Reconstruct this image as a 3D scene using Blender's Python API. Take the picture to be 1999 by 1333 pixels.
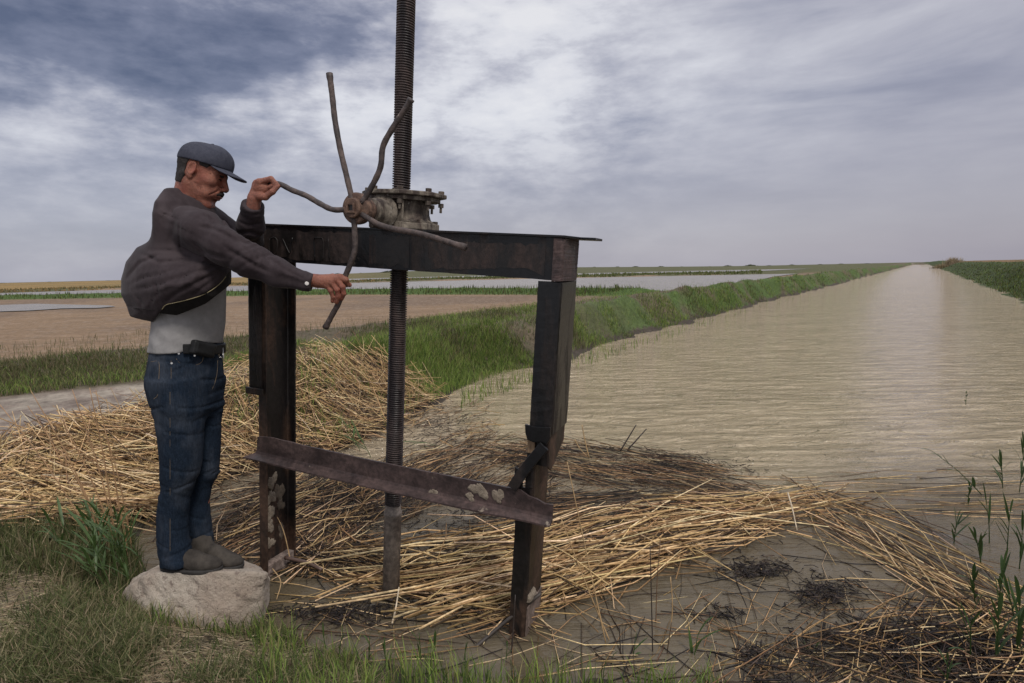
import bpy, bmesh, math, random
import numpy as np
from mathutils import Vector, Matrix
for o in list(bpy.data.objects): bpy.data.objects.remove(o)
SC = bpy.context.scene
COL = SC.collection
# ------------------------------------------------------------------ camera
FPX = 1150.0; HC = 1.5
PITCH = math.atan(137/FPX); ROLL = -0.0225
_R0 = np.array([1., 0, 0]); _U0 = np.array([0, math.sin(PITCH), math.cos(PITCH)])
CF = np.array([0, math.cos(PITCH), -math.sin(PITCH)])
CR = math.cos(ROLL)*_R0+math.sin(ROLL)*_U0
CU = -math.sin(ROLL)*_R0+math.cos(ROLL)*_U0
cam = bpy.data.cameras.new('camera'); co = bpy.data.objects.new('camera', cam); COL.objects.link(co)
cam.sensor_width = 36; cam.lens = FPX/1999*36; cam.clip_start = 0.05; cam.clip_end = 20000
co.matrix_world = Matrix(((CR[0], CU[0], -CF[0], 0), (CR[1], CU[1], -CF[1], 0), (CR[2], CU[2], -CF[2], HC), (0, 0, 0, 1)))
SC.camera = co
# survey helpers: where a sight line of the photograph meets a level or a depth, in metres
def _ray(px, py): return CF+CR*(px-999.5)/FPX-CU*(py-666.5)/FPX
def G(px, py, z=0.0):
    d = _ray(px, py); return np.array([0, 0, HC])+d*((z-HC)/d[2])
def W(px, py, y):
    d = _ray(px, py); return np.array([0, 0, HC])+d*(y/d[1])
# ------------------------------------------------------------------ world: overcast evening sky
SUN_EL = math.radians(50); SUN_AZ = math.radians(150)   # azimuth clockwise from +Y (behind the camera, to the right)
wd = bpy.data.worlds.new('World'); SC.world = wd; wd.use_nodes = True
nt = wd.node_tree; nt.nodes.clear()
def N(nt, t, **k):
    n = nt.nodes.new(t)
    for a, b in k.items():
        if a == 'inp':
            for i, v in b.items(): n.inputs[i].default_value = v
        else: setattr(n, a, b)
    return n
def L(nt, a, b): nt.links.new(a, b)
def mth(nt, op, a, b=None, c=None, clamp=False):
    n = nt.nodes.new('ShaderNodeMath'); n.operation = op; n.use_clamp = clamp
    for i, v in enumerate((a, b, c)):
        if v is None: continue
        if isinstance(v, (int, float)): n.inputs[i].default_value = v
        else: nt.links.new(v, n.inputs[i])
    return n.outputs[0]
def ramp(nt, fac, stops, mode='LINEAR'):
    n = nt.nodes.new('ShaderNodeValToRGB'); cr = n.color_ramp; cr.interpolation = mode
    while len(cr.elements) > len(stops): cr.elements.remove(cr.elements[-1])
    while len(cr.elements) < len(stops): cr.elements.new(1)
    for e, (p, c) in zip(cr.elements, stops):
        e.position = p
        e.color = (c, c, c, 1) if isinstance(c, (int, float)) else (*c, 1)
    nt.links.new(fac, n.inputs[0]); return n.outputs[0]
def mix(nt, fac, a, b, mode='MIX'):
    n = nt.nodes.new('ShaderNodeMix'); n.data_type = 'RGBA'; n.blend_type = mode
    for i, v in ((0, fac), (6, a), (7, b)):
        if isinstance(v, (int, float)): n.inputs[i].default_value = v
        elif isinstance(v, tuple): n.inputs[i].default_value = (*v, 1)
        else: nt.links.new(v, n.inputs[i])
    return n.outputs[2]
def noise(nt, vec, scale, detail=5, rough=.5, dist=0, out=0):
    n = N(nt, 'ShaderNodeTexNoise', inp={'Scale': scale, 'Detail': detail, 'Roughness': rough, 'Distortion': dist})
    nt.links.new(vec, n.inputs['Vector']); return n.outputs[out]
def vscale(nt, vec, s, loc=(0, 0, 0), rot=(0, 0, 0)):
    n = nt.nodes.new('ShaderNodeMapping'); n.inputs['Scale'].default_value = s; n.inputs['Location'].default_value = loc; n.inputs['Rotation'].default_value = rot
    nt.links.new(vec, n.inputs[0]); return n.outputs[0]
def build_world():
    sky = N(nt, 'ShaderNodeTexSky', sky_type='NISHITA', sun_disc=False, sun_elevation=SUN_EL, sun_rotation=SUN_AZ, air_density=1.0, dust_density=2.0, ozone_density=1.5)
    skb = mix(nt, 1.0, sky.outputs[0], (0.12, 0.12, 0.12), 'MULTIPLY')
    tc = nt.nodes.new('ShaderNodeTexCoord'); D = tc.outputs['Generated']
    sp = nt.nodes.new('ShaderNodeSeparateXYZ'); L(nt, D, sp.inputs[0]); x, y, z = sp.outputs
    zz = mth(nt, 'MAXIMUM', mth(nt, 'ADD', z, .28), .02)
    cb = nt.nodes.new('ShaderNodeCombineXYZ')
    L(nt, mth(nt, 'DIVIDE', x, zz), cb.inputs[0]); L(nt, mth(nt, 'DIVIDE', y, zz), cb.inputs[1])
    P = cb.outputs[0]
    # direction blobs: (azimuth deg, elevation deg, sigma az, sigma el) as smooth masks
    az = mth(nt, 'ARCTAN2', x, y); el = mth(nt, 'ARCSINE', z)
    wob = mth(nt, 'MULTIPLY', mth(nt, 'SUBTRACT', noise(nt, D, 5, 4, .55), .5), .34)
    wob2 = mth(nt, 'MULTIPLY', mth(nt, 'SUBTRACT', noise(nt, vscale(nt, D, (1, 1, 1), (4, 2, 7)), 6, 4, .55), .5), .16)
    def blob(a, e, sa, se, tilt=0.0):
        da = mth(nt, 'SUBTRACT', mth(nt, 'ADD', az, wob), math.radians(a))
        de = mth(nt, 'SUBTRACT', mth(nt, 'ADD', el, wob2), math.radians(e))
        de = mth(nt, 'SUBTRACT', de, mth(nt, 'MULTIPLY', da, tilt))
        q = mth(nt, 'ADD', mth(nt, 'POWER', mth(nt, 'DIVIDE', da, math.radians(sa)), 2), mth(nt, 'POWER', mth(nt, 'DIVIDE', de, math.radians(se)), 2))
        return mth(nt, 'EXPONENT', mth(nt, 'MULTIPLY', q, -1))
    n1 = noise(nt, vscale(nt, D, (1, 1, 2.3), (2.3, .4, 0)), 4.6, 9, .56, .15)
    n2 = noise(nt, vscale(nt, D, (1, 1, 2.8), (7.1, 2.2, 1)), 13, 8, .60, .1)
    n3 = noise(nt, vscale(nt, D, (1, 1, 4.2), (3.1, 9.2, 0), (.06, -.10, 0)), 3.2, 6, .55, .3)
    f = mth(nt, 'ADD', mth(nt, 'MULTIPLY', n1, .60), mth(nt, 'MULTIPLY', n2, .40))
    wm = nt.nodes.new('ShaderNodeMapRange'); wm.interpolation_type = 'SMOOTHSTEP'
    wm.inputs[1].default_value = math.radians(2); wm.inputs[2].default_value = math.radians(24); wm.inputs[3].default_value = 1; wm.inputs[4].default_value = .12
    L(nt, az, wm.inputs[0])
    west = wm.outputs[0]                       # lumpy clouds in the west, smooth sheet in the east
    f = mix(nt, west, mth(nt, 'ADD', mth(nt, 'MULTIPLY', n3, .5), .26), f)
    f = mth(nt, 'ADD', f, mth(nt, 'MULTIPLY', blob(-31, 17.6, 13, 4.2, -.05), -.20))
    f = mth(nt, 'ADD', f, mth(nt, 'MULTIPLY', blob(-45, 21, 9, 5), -.13))
    f = mth(nt, 'ADD', f, mth(nt, 'MULTIPLY', blob(-19, 21.5, 6, 3), -.10))
    f = mth(nt, 'ADD', f, mth(nt, 'MULTIPLY', blob(-38, 11.5, 8, 2.2), .09))
    f = mth(nt, 'ADD', f, mth(nt, 'MULTIPLY', blob(-12, 13, 9, 3), .03))
    f = mth(nt, 'ADD', f, mth(nt, 'MULTIPLY', blob(0.3, 15.6, 2.6, .9, -.05), -.03))
    f = mth(nt, 'ADD', f, mth(nt, 'MULTIPLY', blob(-4, 13.5, 8, 4), .07))
    f = mth(nt, 'ADD', f, mth(nt, 'MULTIPLY', blob(3.5, 9.6, 5, .7), -.05))
    f = mth(nt, 'ADD', f, mth(nt, 'MULTIPLY', blob(-9, 22, 2.2, 1.2), -.09))
    f = mth(nt, 'ADD', f, mth(nt, 'MULTIPLY', blob(6, 22, 15, 8), .13))
    f = mth(nt, 'ADD', f, mth(nt, 'MULTIPLY', blob(-27, 8.5, 9, 2.0), -.06))
    c = ramp(nt, f, [(.22, (.070, .082, .132)), (.36, (.135, .146, .205)), (.455, (.245, .252, .310)), (.53, (.375, .375, .420)), (.62, (.53, .53, .56)), (.72, (.60, .595, .61))])
    # the air low over the horizon: even, mauve-grey
    low = ramp(nt, el, [(0, 1), (.09, .85), (.24, 0)])
    lowc = mix(nt, ramp(nt, mth(nt, 'MULTIPLY_ADD', az, .5, .5), [(.15, 0), (.9, 1)]), (.300, .300, .355), (.305, .285, .320))
    c = mix(nt, mth(nt, 'MULTIPLY', low, .88), c, lowc)
    # east side greyer and dimmer, as the sheet thickens
    c = mix(nt, mth(nt, 'MULTIPLY', ramp(nt, az, [(.30, 0), (.85, 1)]), .62), c, (.225, .215, .262))
    # the bright thin part of the overcast lies overhead and behind the camera
    up = ramp(nt, el, [(.55, 0), (.95, 1)])
    c = mix(nt, up, c, (1.02, 1.03, 1.10))
    bk = ramp(nt, mth(nt, 'MULTIPLY', y, -1), [(.0, 0), (.6, 1)])
    c = mix(nt, mth(nt, 'MULTIPLY', bk, .8), c, (.42, .42, .45))
    tot = mix(nt, .9, skb, c)
    bg = nt.nodes.new('ShaderNodeBackground'); bg.inputs[1].default_value = 1.0
    L(nt, tot, bg.inputs[0]); o = nt.nodes.new('ShaderNodeOutputWorld'); L(nt, bg.outputs[0], o.inputs[0])
build_world()
sl = bpy.data.lights.new('sun', 'SUN'); sl.energy = 1.5; sl.angle = math.radians(12); sl.color = (1, .95, .88)
so = bpy.data.objects.new('sun', sl); COL.objects.link(so)
_sd = Vector((math.sin(SUN_AZ)*math.cos(SUN_EL), math.cos(SUN_AZ)*math.cos(SUN_EL), math.sin(SUN_EL)))
so.rotation_euler = _sd.to_track_quat('Z', 'Y').to_euler(); so.location = (3, -3, 9)
SC.view_settings.view_transform = 'Standard'; SC.view_settings.look = 'None'; SC.view_settings.gamma = 1; SC.view_settings.use_curve_mapping = False
SC.view_settings.exposure = 0.46
try:
    SC.cycles.max_bounces = 6; SC.cycles.diffuse_bounces = 3; SC.cycles.glossy_bounces = 3
except Exception: pass
# ------------------------------------------------------------------ object helpers
def tag(o, label=None, cat=None, group=None, kind=None):
    if label: o['label'] = label
    if cat: o['category'] = cat
    if group: o['group'] = group
    if kind: o['kind'] = kind
    return o
def empty(name, loc, label, cat, group=None):
    o = bpy.data.objects.new(name, None); o.location = loc; o.empty_display_size = .1; COL.objects.link(o)
    return tag(o, label, cat, group)
def link(name, me, mat=None, parent=None, smooth=False):
    o = bpy.data.objects.new(name, me); COL.objects.link(o)
    if mat is not None:
        for m in (mat if isinstance(mat, (list, tuple)) else [mat]): me.materials.append(m)
    if smooth and len(me.polygons): me.polygons.foreach_set('use_smooth', np.ones(len(me.polygons), bool))
    if parent is not None:
        o.parent = parent
        if parent.type == 'EMPTY': o.matrix_parent_inverse = Matrix.Translation(-parent.location)   # meshes are built in world metres
    return o
def npmesh(name, V, F, col=None, smooth=False):
    """V (n,3); F list of (m,k) index arrays; col (n,3) vertex colours"""
    me = bpy.data.meshes.new(name); V = np.ascontiguousarray(V, np.float32)
    F = [f for f in F if len(f)]
    me.vertices.add(len(V)); me.vertices.foreach_set('co', V.ravel())
    lp = np.concatenate([f.ravel() for f in F]).astype(np.int32)
    sz = np.concatenate([np.full(len(f), f.shape[1]) for f in F])
    st = np.concatenate([[0], np.cumsum(sz)[:-1]]).astype(np.int32)
    me.loops.add(len(lp)); me.loops.foreach_set('vertex_index', lp)
    me.polygons.add(len(sz)); me.polygons.foreach_set('loop_start', st)
    try: me.polygons.foreach_set('loop_total', sz.astype(np.int32))
    except Exception: pass
    if smooth: me.polygons.foreach_set('use_smooth', np.ones(len(sz), bool))
    me.update(calc_edges=True); me.validate()
    if col is not None:
        a = me.color_attributes.new('Col', 'FLOAT_COLOR', 'POINT')
        a.data.foreach_set('color', np.concatenate([col, np.ones((len(col), 1))], 1).astype(np.float32).ravel())
    return me
# ------------------------------------------------------------------ numpy noise
_rs = np.random.RandomState(5); _T = _rs.rand(256, 256).astype(np.float64)
def vnoise(x, y):
    xi = np.floor(x).astype(np.int64); yi = np.floor(y).astype(np.int64); fx = x-xi; fy = y-yi
    fx = fx*fx*(3-2*fx); fy = fy*fy*(3-2*fy)
    g = lambda a, b: _T[a % 256, b % 256]
    return (g(xi, yi)*(1-fx)+g(xi+1, yi)*fx)*(1-fy)+(g(xi, yi+1)*(1-fx)+g(xi+1, yi+1)*fx)*fy
def fbm(x, y, o=4, s=1.0, seed=0):
    r = 0; a = .5; x = np.asarray(x, float)*s+seed*17.3; y = np.asarray(y, float)*s+seed*9.1
    for i in range(o): r = r+a*vnoise(x, y); x = x*2.03+5.1; y = y*2.03+1.7; a *= .5
    return r/(1-.5**o)
def ss(x, a, b):
    t = np.clip((np.asarray(x, float)-a)/(b-a), 0, 1); return t*t*(3-2*t)
# ------------------------------------------------------------------ material kit
def newmat(name):
    m = bpy.data.materials.new(name); m.use_nodes = True; t = m.node_tree
    return m, t, t.nodes['Principled BSDF']
def bump(t, b, h, strength=.5, dist=.01, prev=None):
    n = t.nodes.new('ShaderNodeBump'); n.inputs['Strength'].default_value = strength; n.inputs['Distance'].default_value = dist
    L(t, h, n.inputs['Height'])
    if prev is not None: L(t, prev, n.inputs['Normal'])
    L(t, n.outputs[0], b.inputs['Normal']); return n.outputs[0]
def coords(t, k='Object'): return t.nodes.new('ShaderNodeTexCoord').outputs[k]
def pos(t): return t.nodes.new('ShaderNodeNewGeometry').outputs['Position']
def vcolmat(name, rough=.8, nscale=0, namt=.3, spec=.3, trans=0):
    m, t, b = newmat(name)
    a = t.nodes.new('ShaderNodeVertexColor'); a.layer_name = 'Col'; c = a.outputs[0]
    if nscale:
        c = mix(t, 1, c, ramp(t, noise(t, pos(t), nscale, 3), [(.3, 1-namt), (.7, 1+namt)]), 'MULTIPLY')
    L(t, c, b.inputs['Base Color']); b.inputs['Roughness'].default_value = rough
    b.inputs['Specular IOR Level'].default_value = spec
    if trans:
        tr = t.nodes.new('ShaderNodeBsdfTranslucent'); L(t, c, tr.inputs[0]); mx = t.nodes.new('ShaderNodeMixShader'); mx.inputs[0].default_value = trans
        L(t, b.outputs[0], mx.inputs[1]); L(t, tr.outputs[0], mx.inputs[2]); L(t, mx.outputs[0], t.nodes['Material Output'].inputs[0])
    return m
# ================================================================== THE SETTING
E2 = np.array([math.sin(math.radians(34.8)), math.cos(math.radians(34.8))]); NL = np.array([-E2[1], E2[0]])
_sh = [G(a, b)[:2] for a, b in [(1300, 640), (1200, 668), (1120, 690), (1060, 712), (1000, 726), (940, 742), (890, 762), (850, 785), (790, 812), (740, 838), (690, 865), (600, 885), (510, 910), (430, 938), (350, 975), (290, 1005), (268, 1050), (262, 1095), (330, 1150), (440, 1195), (525, 1232), (600, 1262), (700, 1292), (900, 1318), (1150, 1332), (1400, 1345), (1700, 1350), (1999, 1340)]]
P_FAR = _sh[0]
_far = np.array([P_FAR+E2*40, P_FAR+E2*160, P_FAR+E2*420])
RB = np.array([18.7, 21.5])
_right = np.array([RB+E2*400, RB+E2*150, RB+E2*30, RB, RB-E2*10, RB-E2*19, [4.2, 2.0]])
SHORE = np.array(list(_far[::-1])+list(_sh)+list(_right[::-1]))
NLEFT = 3+19
def sdist(x, y, poly=SHORE, closed=True):
    """signed distance, positive outside"""
    x = np.asarray(x, float); y = np.asarray(y, float); sh = x.shape; x = x.ravel(); y = y.ravel()
    d = np.full(x.shape, 1e18); ins = np.zeros(x.shape, bool); n = len(poly)
    for i in range(n if closed else n-1):
        ax, ay = poly[i]; bx, by = poly[(i+1) % n]; ex, ey = bx-ax, by-ay
        t = np.clip(((x-ax)*ex+(y-ay)*ey)/(ex*ex+ey*ey+1e-12), 0, 1)
        d = np.minimum(d, (x-ax-ex*t)**2+(y-ay-ey*t)**2)
        if closed and ay != by:
            c = (ay > y) != (by > y); ins ^= c & (x < (bx-ax)*(y-ay)/(by-ay)+ax)
    d = np.sqrt(d); return (np.where(ins, -d, d)).reshape(sh)
_rd = [G(a, b, .3)[:2] for a, b in [(-500, 860), (-200, 805), (0, 775), (290, 742), (640, 690), (970, 642)]]
ROAD = np.array([[-30, -4]]+_rd+[_rd[-1]+E2*6, _rd[-1]+E2*500])
def roadq(x, y):
    """distance to the far edge of the road, positive on the field side"""
    p = np.array(list(ROAD)+[[900, -400], [-30, -400]])
    return sdist(x, y, p)
DIKE = np.array([[-400, 75], [-60, 55], [-30, 50], [-12, 46], [2, 38], [7, 33]])
def geo(x, y):
    sd = sdist(x, y)+ss(y, 4.5, 8)*(fbm(x, y, 4, .75, 21)-.5)*(.9+.5*ss(y, 20, 60)); rq = roadq(x, y)
    t = (x-P_FAR[0])*NL[0]+(y-P_FAR[1])*NL[1]; s = (x-P_FAR[0])*E2[0]+(y-P_FAR[1])*E2[1]
    return sd, rq, t, s
def height(x, y, g=None):
    x = np.asarray(x, float); y = np.asarray(y, float)
    sd, rq, t, s = g if g is not None else geo(x, y)
    n = fbm(x, y, 4, .9)-.5; n2 = fbm(x, y, 4, 3.1, 3)-.5
    q = np.maximum(sd, 0)
    wr = ss(-t, 3.5, 4.5)*(s > -14)                   # far right bank
    wn = (1-ss(y, 3.25, 3.9))*(1-wr)                # the near bank by the camera
    A = .16+.30*ss(x, -2.9, -1.5)+.12*ss(s, -6, -1)+.12*ss(s, 0, 6)
    berm = .28*ss(q, 0, .8)+A*np.exp(-((q-.95)/.55)**2)*(.85+.8*n*(1-.65*ss(s, 4, 16)))
    zl = berm+n2*.10*ss(q, 0, .4)*ss(3-rq*0-np.maximum(-rq-2.0, 0)*0, 0, 1)*np.where(rq > -1.6, .25, 1)
    verge = .30+.20*np.exp(-((rq-2.0)/1.0)**2)*(.8+.8*n)-.24*ss(rq, 2.6, 5)+n2*.08*ss(rq, .2, 1)*(1-ss(rq, 3.5, 5))
    zl = np.where(rq > 0, verge, zl*(1-ss(rq, -.6, 0))+.30*ss(rq, -.6, 0))
    # low dike across the fields, flooded field beyond, ridge, far land
    dd = np.abs(sdist(x, y, DIKE, False))
    zl = zl+.42*np.exp(-(dd/1.5)**2)*(rq > 3)*(.85+.5*n)
    beyond = (y > np.interp(x, DIKE[:, 0], DIKE[:, 1]))*ss(dd, 1.5, 3)*(rq > 3)
    zl = zl-.16*beyond
    zr = (1.22+.35*n)*ss(q, 0, 3.2)-.55*ss(q, 5, 11)+n2*.2
    zn = .20*ss(q, 0, .55)+.05*ss(q, .5, 2)+(n*.10+n2*.05)*ss(q, 0, .4)
    r = np.hypot(x, y); zl = zl+.34*beyond*ss(r+14*(fbm(x, y, 3, .1, 4)-.5), 116, 124)
    z = zl*(1-wr)*(1-wn)+zr*wr+zn*wn
    z = z+ss(r, 180, 420)*(.9+2.6*np.exp(-((np.arctan2(x, y)+.02)/.30)**2))*(1-ss(np.abs(t+4), 12, 0))*(sd > 0)
    z = np.where(sd < 0, -.45*ss(-sd, 0, 1.0)+.0*n, z)
    return z
def lin(*c): return np.array([((v/255+.055)/1.055)**2.4 if v > 10 else v/255/12.92 for v in c])
def ground_mesh():
    az = np.radians(np.concatenate([np.linspace(-100, -46, 60)[:-1], np.linspace(-46, 46, 760), np.linspace(46, 100, 60)[1:]]))
    r = .5*np.power(5200/.5, np.linspace(0, 1, 640))
    A, Rr = np.meshgrid(az, r); x = Rr*np.sin(A); y = Rr*np.cos(A)
    g = geo(x, y); sd, rq, t, s = g; z = height(x, y, g)
    global GAZ, GLR, GZ; GAZ, GLR, GZ = az, np.log(r), z
    n = fbm(x, y, 5, 1.6, 2); n2 = fbm(x, y, 5, 6, 7); nf = fbm(x, y, 4, .12, 4)
    def cc(a): return np.array(a)[None, None, :]
    def mixm(c, col, m): m = np.clip(m, 0, 1)[..., None]; return c*(1-m)+cc(col)*m
    mud = (.060, .048, .038); gsoil = (.105, .088, .058); dirt = (.31, .265, .215); field = (.215, .145, .090); green = (.050, .078, .024)
    c = np.ones(x.shape+(3,))*cc(gsoil)
    c = mixm(c, (.20, .16, .12), ss(n, .5, .62)*.7*(y < 3.3))
    c = mixm(c, (.12, .088, .062), ss(n2, .45, .6)*.7*(y >= 3.3))
    road = ss(rq+.25*(n-.5)*3, -2.9, -2.5)*(1-ss(rq+.5*(n-.5), -.25, .05))*ss(sd+.8*(n-.5), 1.55, 2.0)
    c = mixm(c, dirt, road); c = mixm(c, (.19, .145, .12), road*ss(n2, .45, .62)*.8)
    c = mixm(c, (.19, .14, .12), road*np.exp(-((rq+2.0)/.22)**2)*.5)
    fm = ss(rq+1.2*(n-.5), 3.9, 4.9)*(1-ss(-t, -2, -1)*0)
    c = mixm(c, field, fm); c = mixm(c, (.150, .105, .074), fm*ss(nf+.25*(n2-.5), .46, .62)*.8); c = mixm(c, (.27, .205, .15), fm*ss(n2, .52, .70)*.45)
    dd = np.abs(sdist(x, y, DIKE, False)); be = (y > np.interp(x, DIKE[:, 0], DIKE[:, 1]))*(rq > 3)
    c = mixm(c, (.062, .100, .026), (rq > 3)*(1-ss(dd, 2.0, 3.0)))
    r_ = np.hypot(x, y); far = be*ss(r_+20*(nf-.5), 118, 124)
    c = mixm(c, (.085, .085, .04), far)
    azd = np.degrees(np.arctan2(x, y))
    yel = far*(1-ss(azd, -26, -8))*ss(r_, 130, 140)
    c = mixm(c, (.24, .155, .06), yel*(.55+.6*ss(nf, .4, .6)))
    c = mixm(c, (.10, .085, .05), far*ss(r_, 600, 900)*.8)
    wr = ss(-t, 6, 7)
    c = mixm(c, (.050, .066, .024), wr); c = mixm(c, (.17, .10, .05), wr*ss(-t, 15, 18)*(.5+ss(nf, .4, .6)*.5))
    c = mixm(c, mud, (1-ss(sd, .05, .25+.2*n))*(sd > -5)*(t > -5))
    c = mixm(c, (.16, .13, .09), (sd < -.1)*1.0)
    bg = (t > -2)*(sd > .15)*(sd < 2.2)*(y > 7)*ss(r_, 9, 16); c = mixm(c, (.070, .105, .032), bg*ss(n+.3*nf, .45, .72))
    nr, na = x.shape; idx = np.arange(nr*na).reshape(nr, na)
    F = np.stack([idx[:-1, :-1], idx[:-1, 1:], idx[1:, 1:], idx[1:, :-1]], -1).reshape(-1, 4)
    return npmesh('ground', np.stack([x, y, z], -1).reshape(-1, 3), [F], c.reshape(-1, 3), True)
def hl(x, y):
    """ground height looked up from the terrain grid"""
    a = np.interp(np.arctan2(x, y), GAZ, np.arange(len(GAZ))); b = np.interp(np.log(np.maximum(np.hypot(x, y), .5)), GLR, np.arange(len(GLR)))
    i = np.clip(a.astype(int), 0, len(GAZ)-2); j = np.clip(b.astype(int), 0, len(GLR)-2); u = a-i; v = b-j
    return (GZ[j, i]*(1-u)+GZ[j, i+1]*u)*(1-v)+(GZ[j+1, i]*(1-u)+GZ[j+1, i+1]*u)*v
def ground_mat():
    m, t, b = newmat('ground_soil'); P = pos(t)
    a = t.nodes.new('ShaderNodeVertexColor'); a.layer_name = 'Col'; c = a.outputs[0]
    c = mix(t, 1, c, ramp(t, noise(t, P, 9, 8, .7), [(.32, .62), (.5, 1), (.70, 1.35)]), 'MULTIPLY')
    c = mix(t, 1, c, ramp(t, noise(t, vscale(t, P, (.35, 1.4, 1)), 1.1, 6, .65), [(.3, .80), (.7, 1.2)]), 'MULTIPLY')
    vo = N(t, 'ShaderNodeTexVoronoi', inp={'Scale': 34}); L(t, P, vo.inputs[0])
    peb = ramp(t, vo.outputs['Distance'], [(.10, 1), (.22, 0)])
    c = mix(t, mth(t, 'MULTIPLY', peb, .25), c, (.33, .29, .24))
    L(t, c, b.inputs['Base Color']); b.inputs['Roughness'].default_value = .92; b.inputs['Specular IOR Level'].default_value = .2
    h = mth(t, 'ADD', mth(t, 'MULTIPLY', noise(t, P, 14, 8, .7), 1.0), mth(t, 'MULTIPLY', peb, .18))
    bump(t, b, h, .9, .05); return m
tag(link('ground', ground_mesh(), ground_mat()), 'bare earth, banks, dirt road and fields reaching the horizon', None, None, 'structure')
# ---- canal water
def water_mat(name, base, wave, rough=.10, calm=True, sc=1.0):
    m, t, b = newmat(name); P = pos(t)
    sp = t.nodes.new('ShaderNodeSeparateXYZ'); L(t, P, sp.inputs[0])
    w1 = noise(t, vscale(t, P, (1.1*sc, 3.4*sc, 1), rot=(0, 0, .16)), 1.9, 5, .60, .9)
    w2 = noise(t, vscale(t, P, (2.2*sc, 5.5*sc, 1), (3, 1, 0), (0, 0, -.10)), 2.6, 4, .6, .6)
    w3 = noise(t, vscale(t, P, (.5*sc, 1.5*sc, 1), (3, 1, 0), (0, 0, .45)), .8, 3, .5, .3)
    rd = N(t, 'ShaderNodeMath', operation='SUBTRACT'); L(t, w1, rd.inputs[0]); rd.inputs[1].default_value = .5
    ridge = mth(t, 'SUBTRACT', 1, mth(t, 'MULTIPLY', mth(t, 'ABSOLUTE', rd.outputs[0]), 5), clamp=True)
    h = mth(t, 'ADD', mth(t, 'MULTIPLY', ridge, .45), mth(t, 'ADD', mth(t, 'MULTIPLY', w2, .5), w3))
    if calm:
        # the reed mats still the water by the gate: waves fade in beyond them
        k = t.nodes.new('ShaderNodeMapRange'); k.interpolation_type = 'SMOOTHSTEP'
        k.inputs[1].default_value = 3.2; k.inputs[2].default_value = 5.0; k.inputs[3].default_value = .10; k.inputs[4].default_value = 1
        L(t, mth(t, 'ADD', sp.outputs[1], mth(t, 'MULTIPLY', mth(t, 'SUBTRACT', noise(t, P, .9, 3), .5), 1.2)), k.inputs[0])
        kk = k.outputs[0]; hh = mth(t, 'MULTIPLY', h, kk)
    else: hh = h; kk = None
    c = mix(t, ramp(t, w3, [(.35, 0), (.65, 1)]), tuple(v*.92 for v in base), tuple(v*1.06 for v in base))
    c = mix(t, mth(t, 'MULTIPLY', ramp(t, ridge, [(.55, 0), (1, 1)]), mth(t, 'MULTIPLY', kk, .22) if kk else .22), c, tuple(min(1, v*1.6+.05) for v in base))  # ripple highlights put into the colour: crests mixed lighter
    c = mix(t, 1, c, ramp(t, w1, [(.35, .88), (.62, 1.08)]), 'MULTIPLY')
    if kk is not None: c = mix(t, kk, mix(t, 1, c, (.150, .150, .138), 'MULTIPLY'), c)  # calm pool: edge falloff and dim reflection put in as a darker colour
    L(t, c, b.inputs['Base Color']); b.inputs['Roughness'].default_value = rough; b.inputs['IOR'].default_value = 1.33
    bump(t, b, hh, 1.0, wave)
    if not calm: b.inputs['Specular IOR Level'].default_value = .22
    return m
def flat(name, pts, z, mat, th=0):
    bm = bmesh.new(); vs = [bm.verts.new((p[0], p[1], z)) for p in pts]; f = bm.faces.new(vs)
    if f.normal.z < 0: f.normal_flip()
    bmesh.ops.triangulate(bm, faces=bm.faces[:]); me = bpy.data.meshes.new(name); bm.to_mesh(me); bm.free()
    return link(name, me, mat)
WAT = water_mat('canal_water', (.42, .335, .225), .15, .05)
outer = []
cen = None
wp = [tuple(P_FAR+E2*430+NL*6)]+[tuple(P_FAR+NL*1.2)]+[(-2.0, 8.0), (-5.5, 5.5), (-5, 2.8), (-2.2, 1.2), (0, 1.0), (8, 1.0), (14, 6), tuple(RB-NL*2.5), tuple(RB+E2*412-NL*6)]
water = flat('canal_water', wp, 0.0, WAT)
tag(water, 'murky tan water of the long straight canal', None, None, 'structure')
FW = water_mat('flooded_field_water', (.19, .165, .14), .05, .25, False, .3)
def strip(name, pts, z, lab): 
    o = flat(name, pts, z, FW); tag(o, lab, None, None, 'structure'); return o
# flooded field beyond the low dike: lies in the sunk ground between dike and ridge
pol = lambda a, r: (r*math.sin(math.radians(a)), r*math.cos(math.radians(a)))
strip('flooded_field', [(-300, 70), (-60, 57), (-30, 52), (-12, 48.5), (2, 40.5), (8, 34), pol(20, 47), pol(24, 90), pol(26, 117), pol(0, 118), pol(-20, 118), pol(-40, 118), pol(-62, 140)], -.03, 'shallow flooded field glinting beyond the green dike')
strip('flooded_field', [pol(a, r) for a, r in ((-22, 150), (0, 140), (22, 140), (27, 200), (20, 210), (0, 205), (-20, 190))], .30, 'second pale flooded strip close under the horizon')
_pd = [G(a, b, .07)[:2] for a, b in ((-60, 600), (0, 596), (70, 593.5), (130, 595), (215, 597), (226, 599), (190, 602), (120, 603), (60, 607), (0, 609), (-60, 612))]
strip('puddle', _pd, .10, 'long thin puddle lying on the bare brown field')
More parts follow.
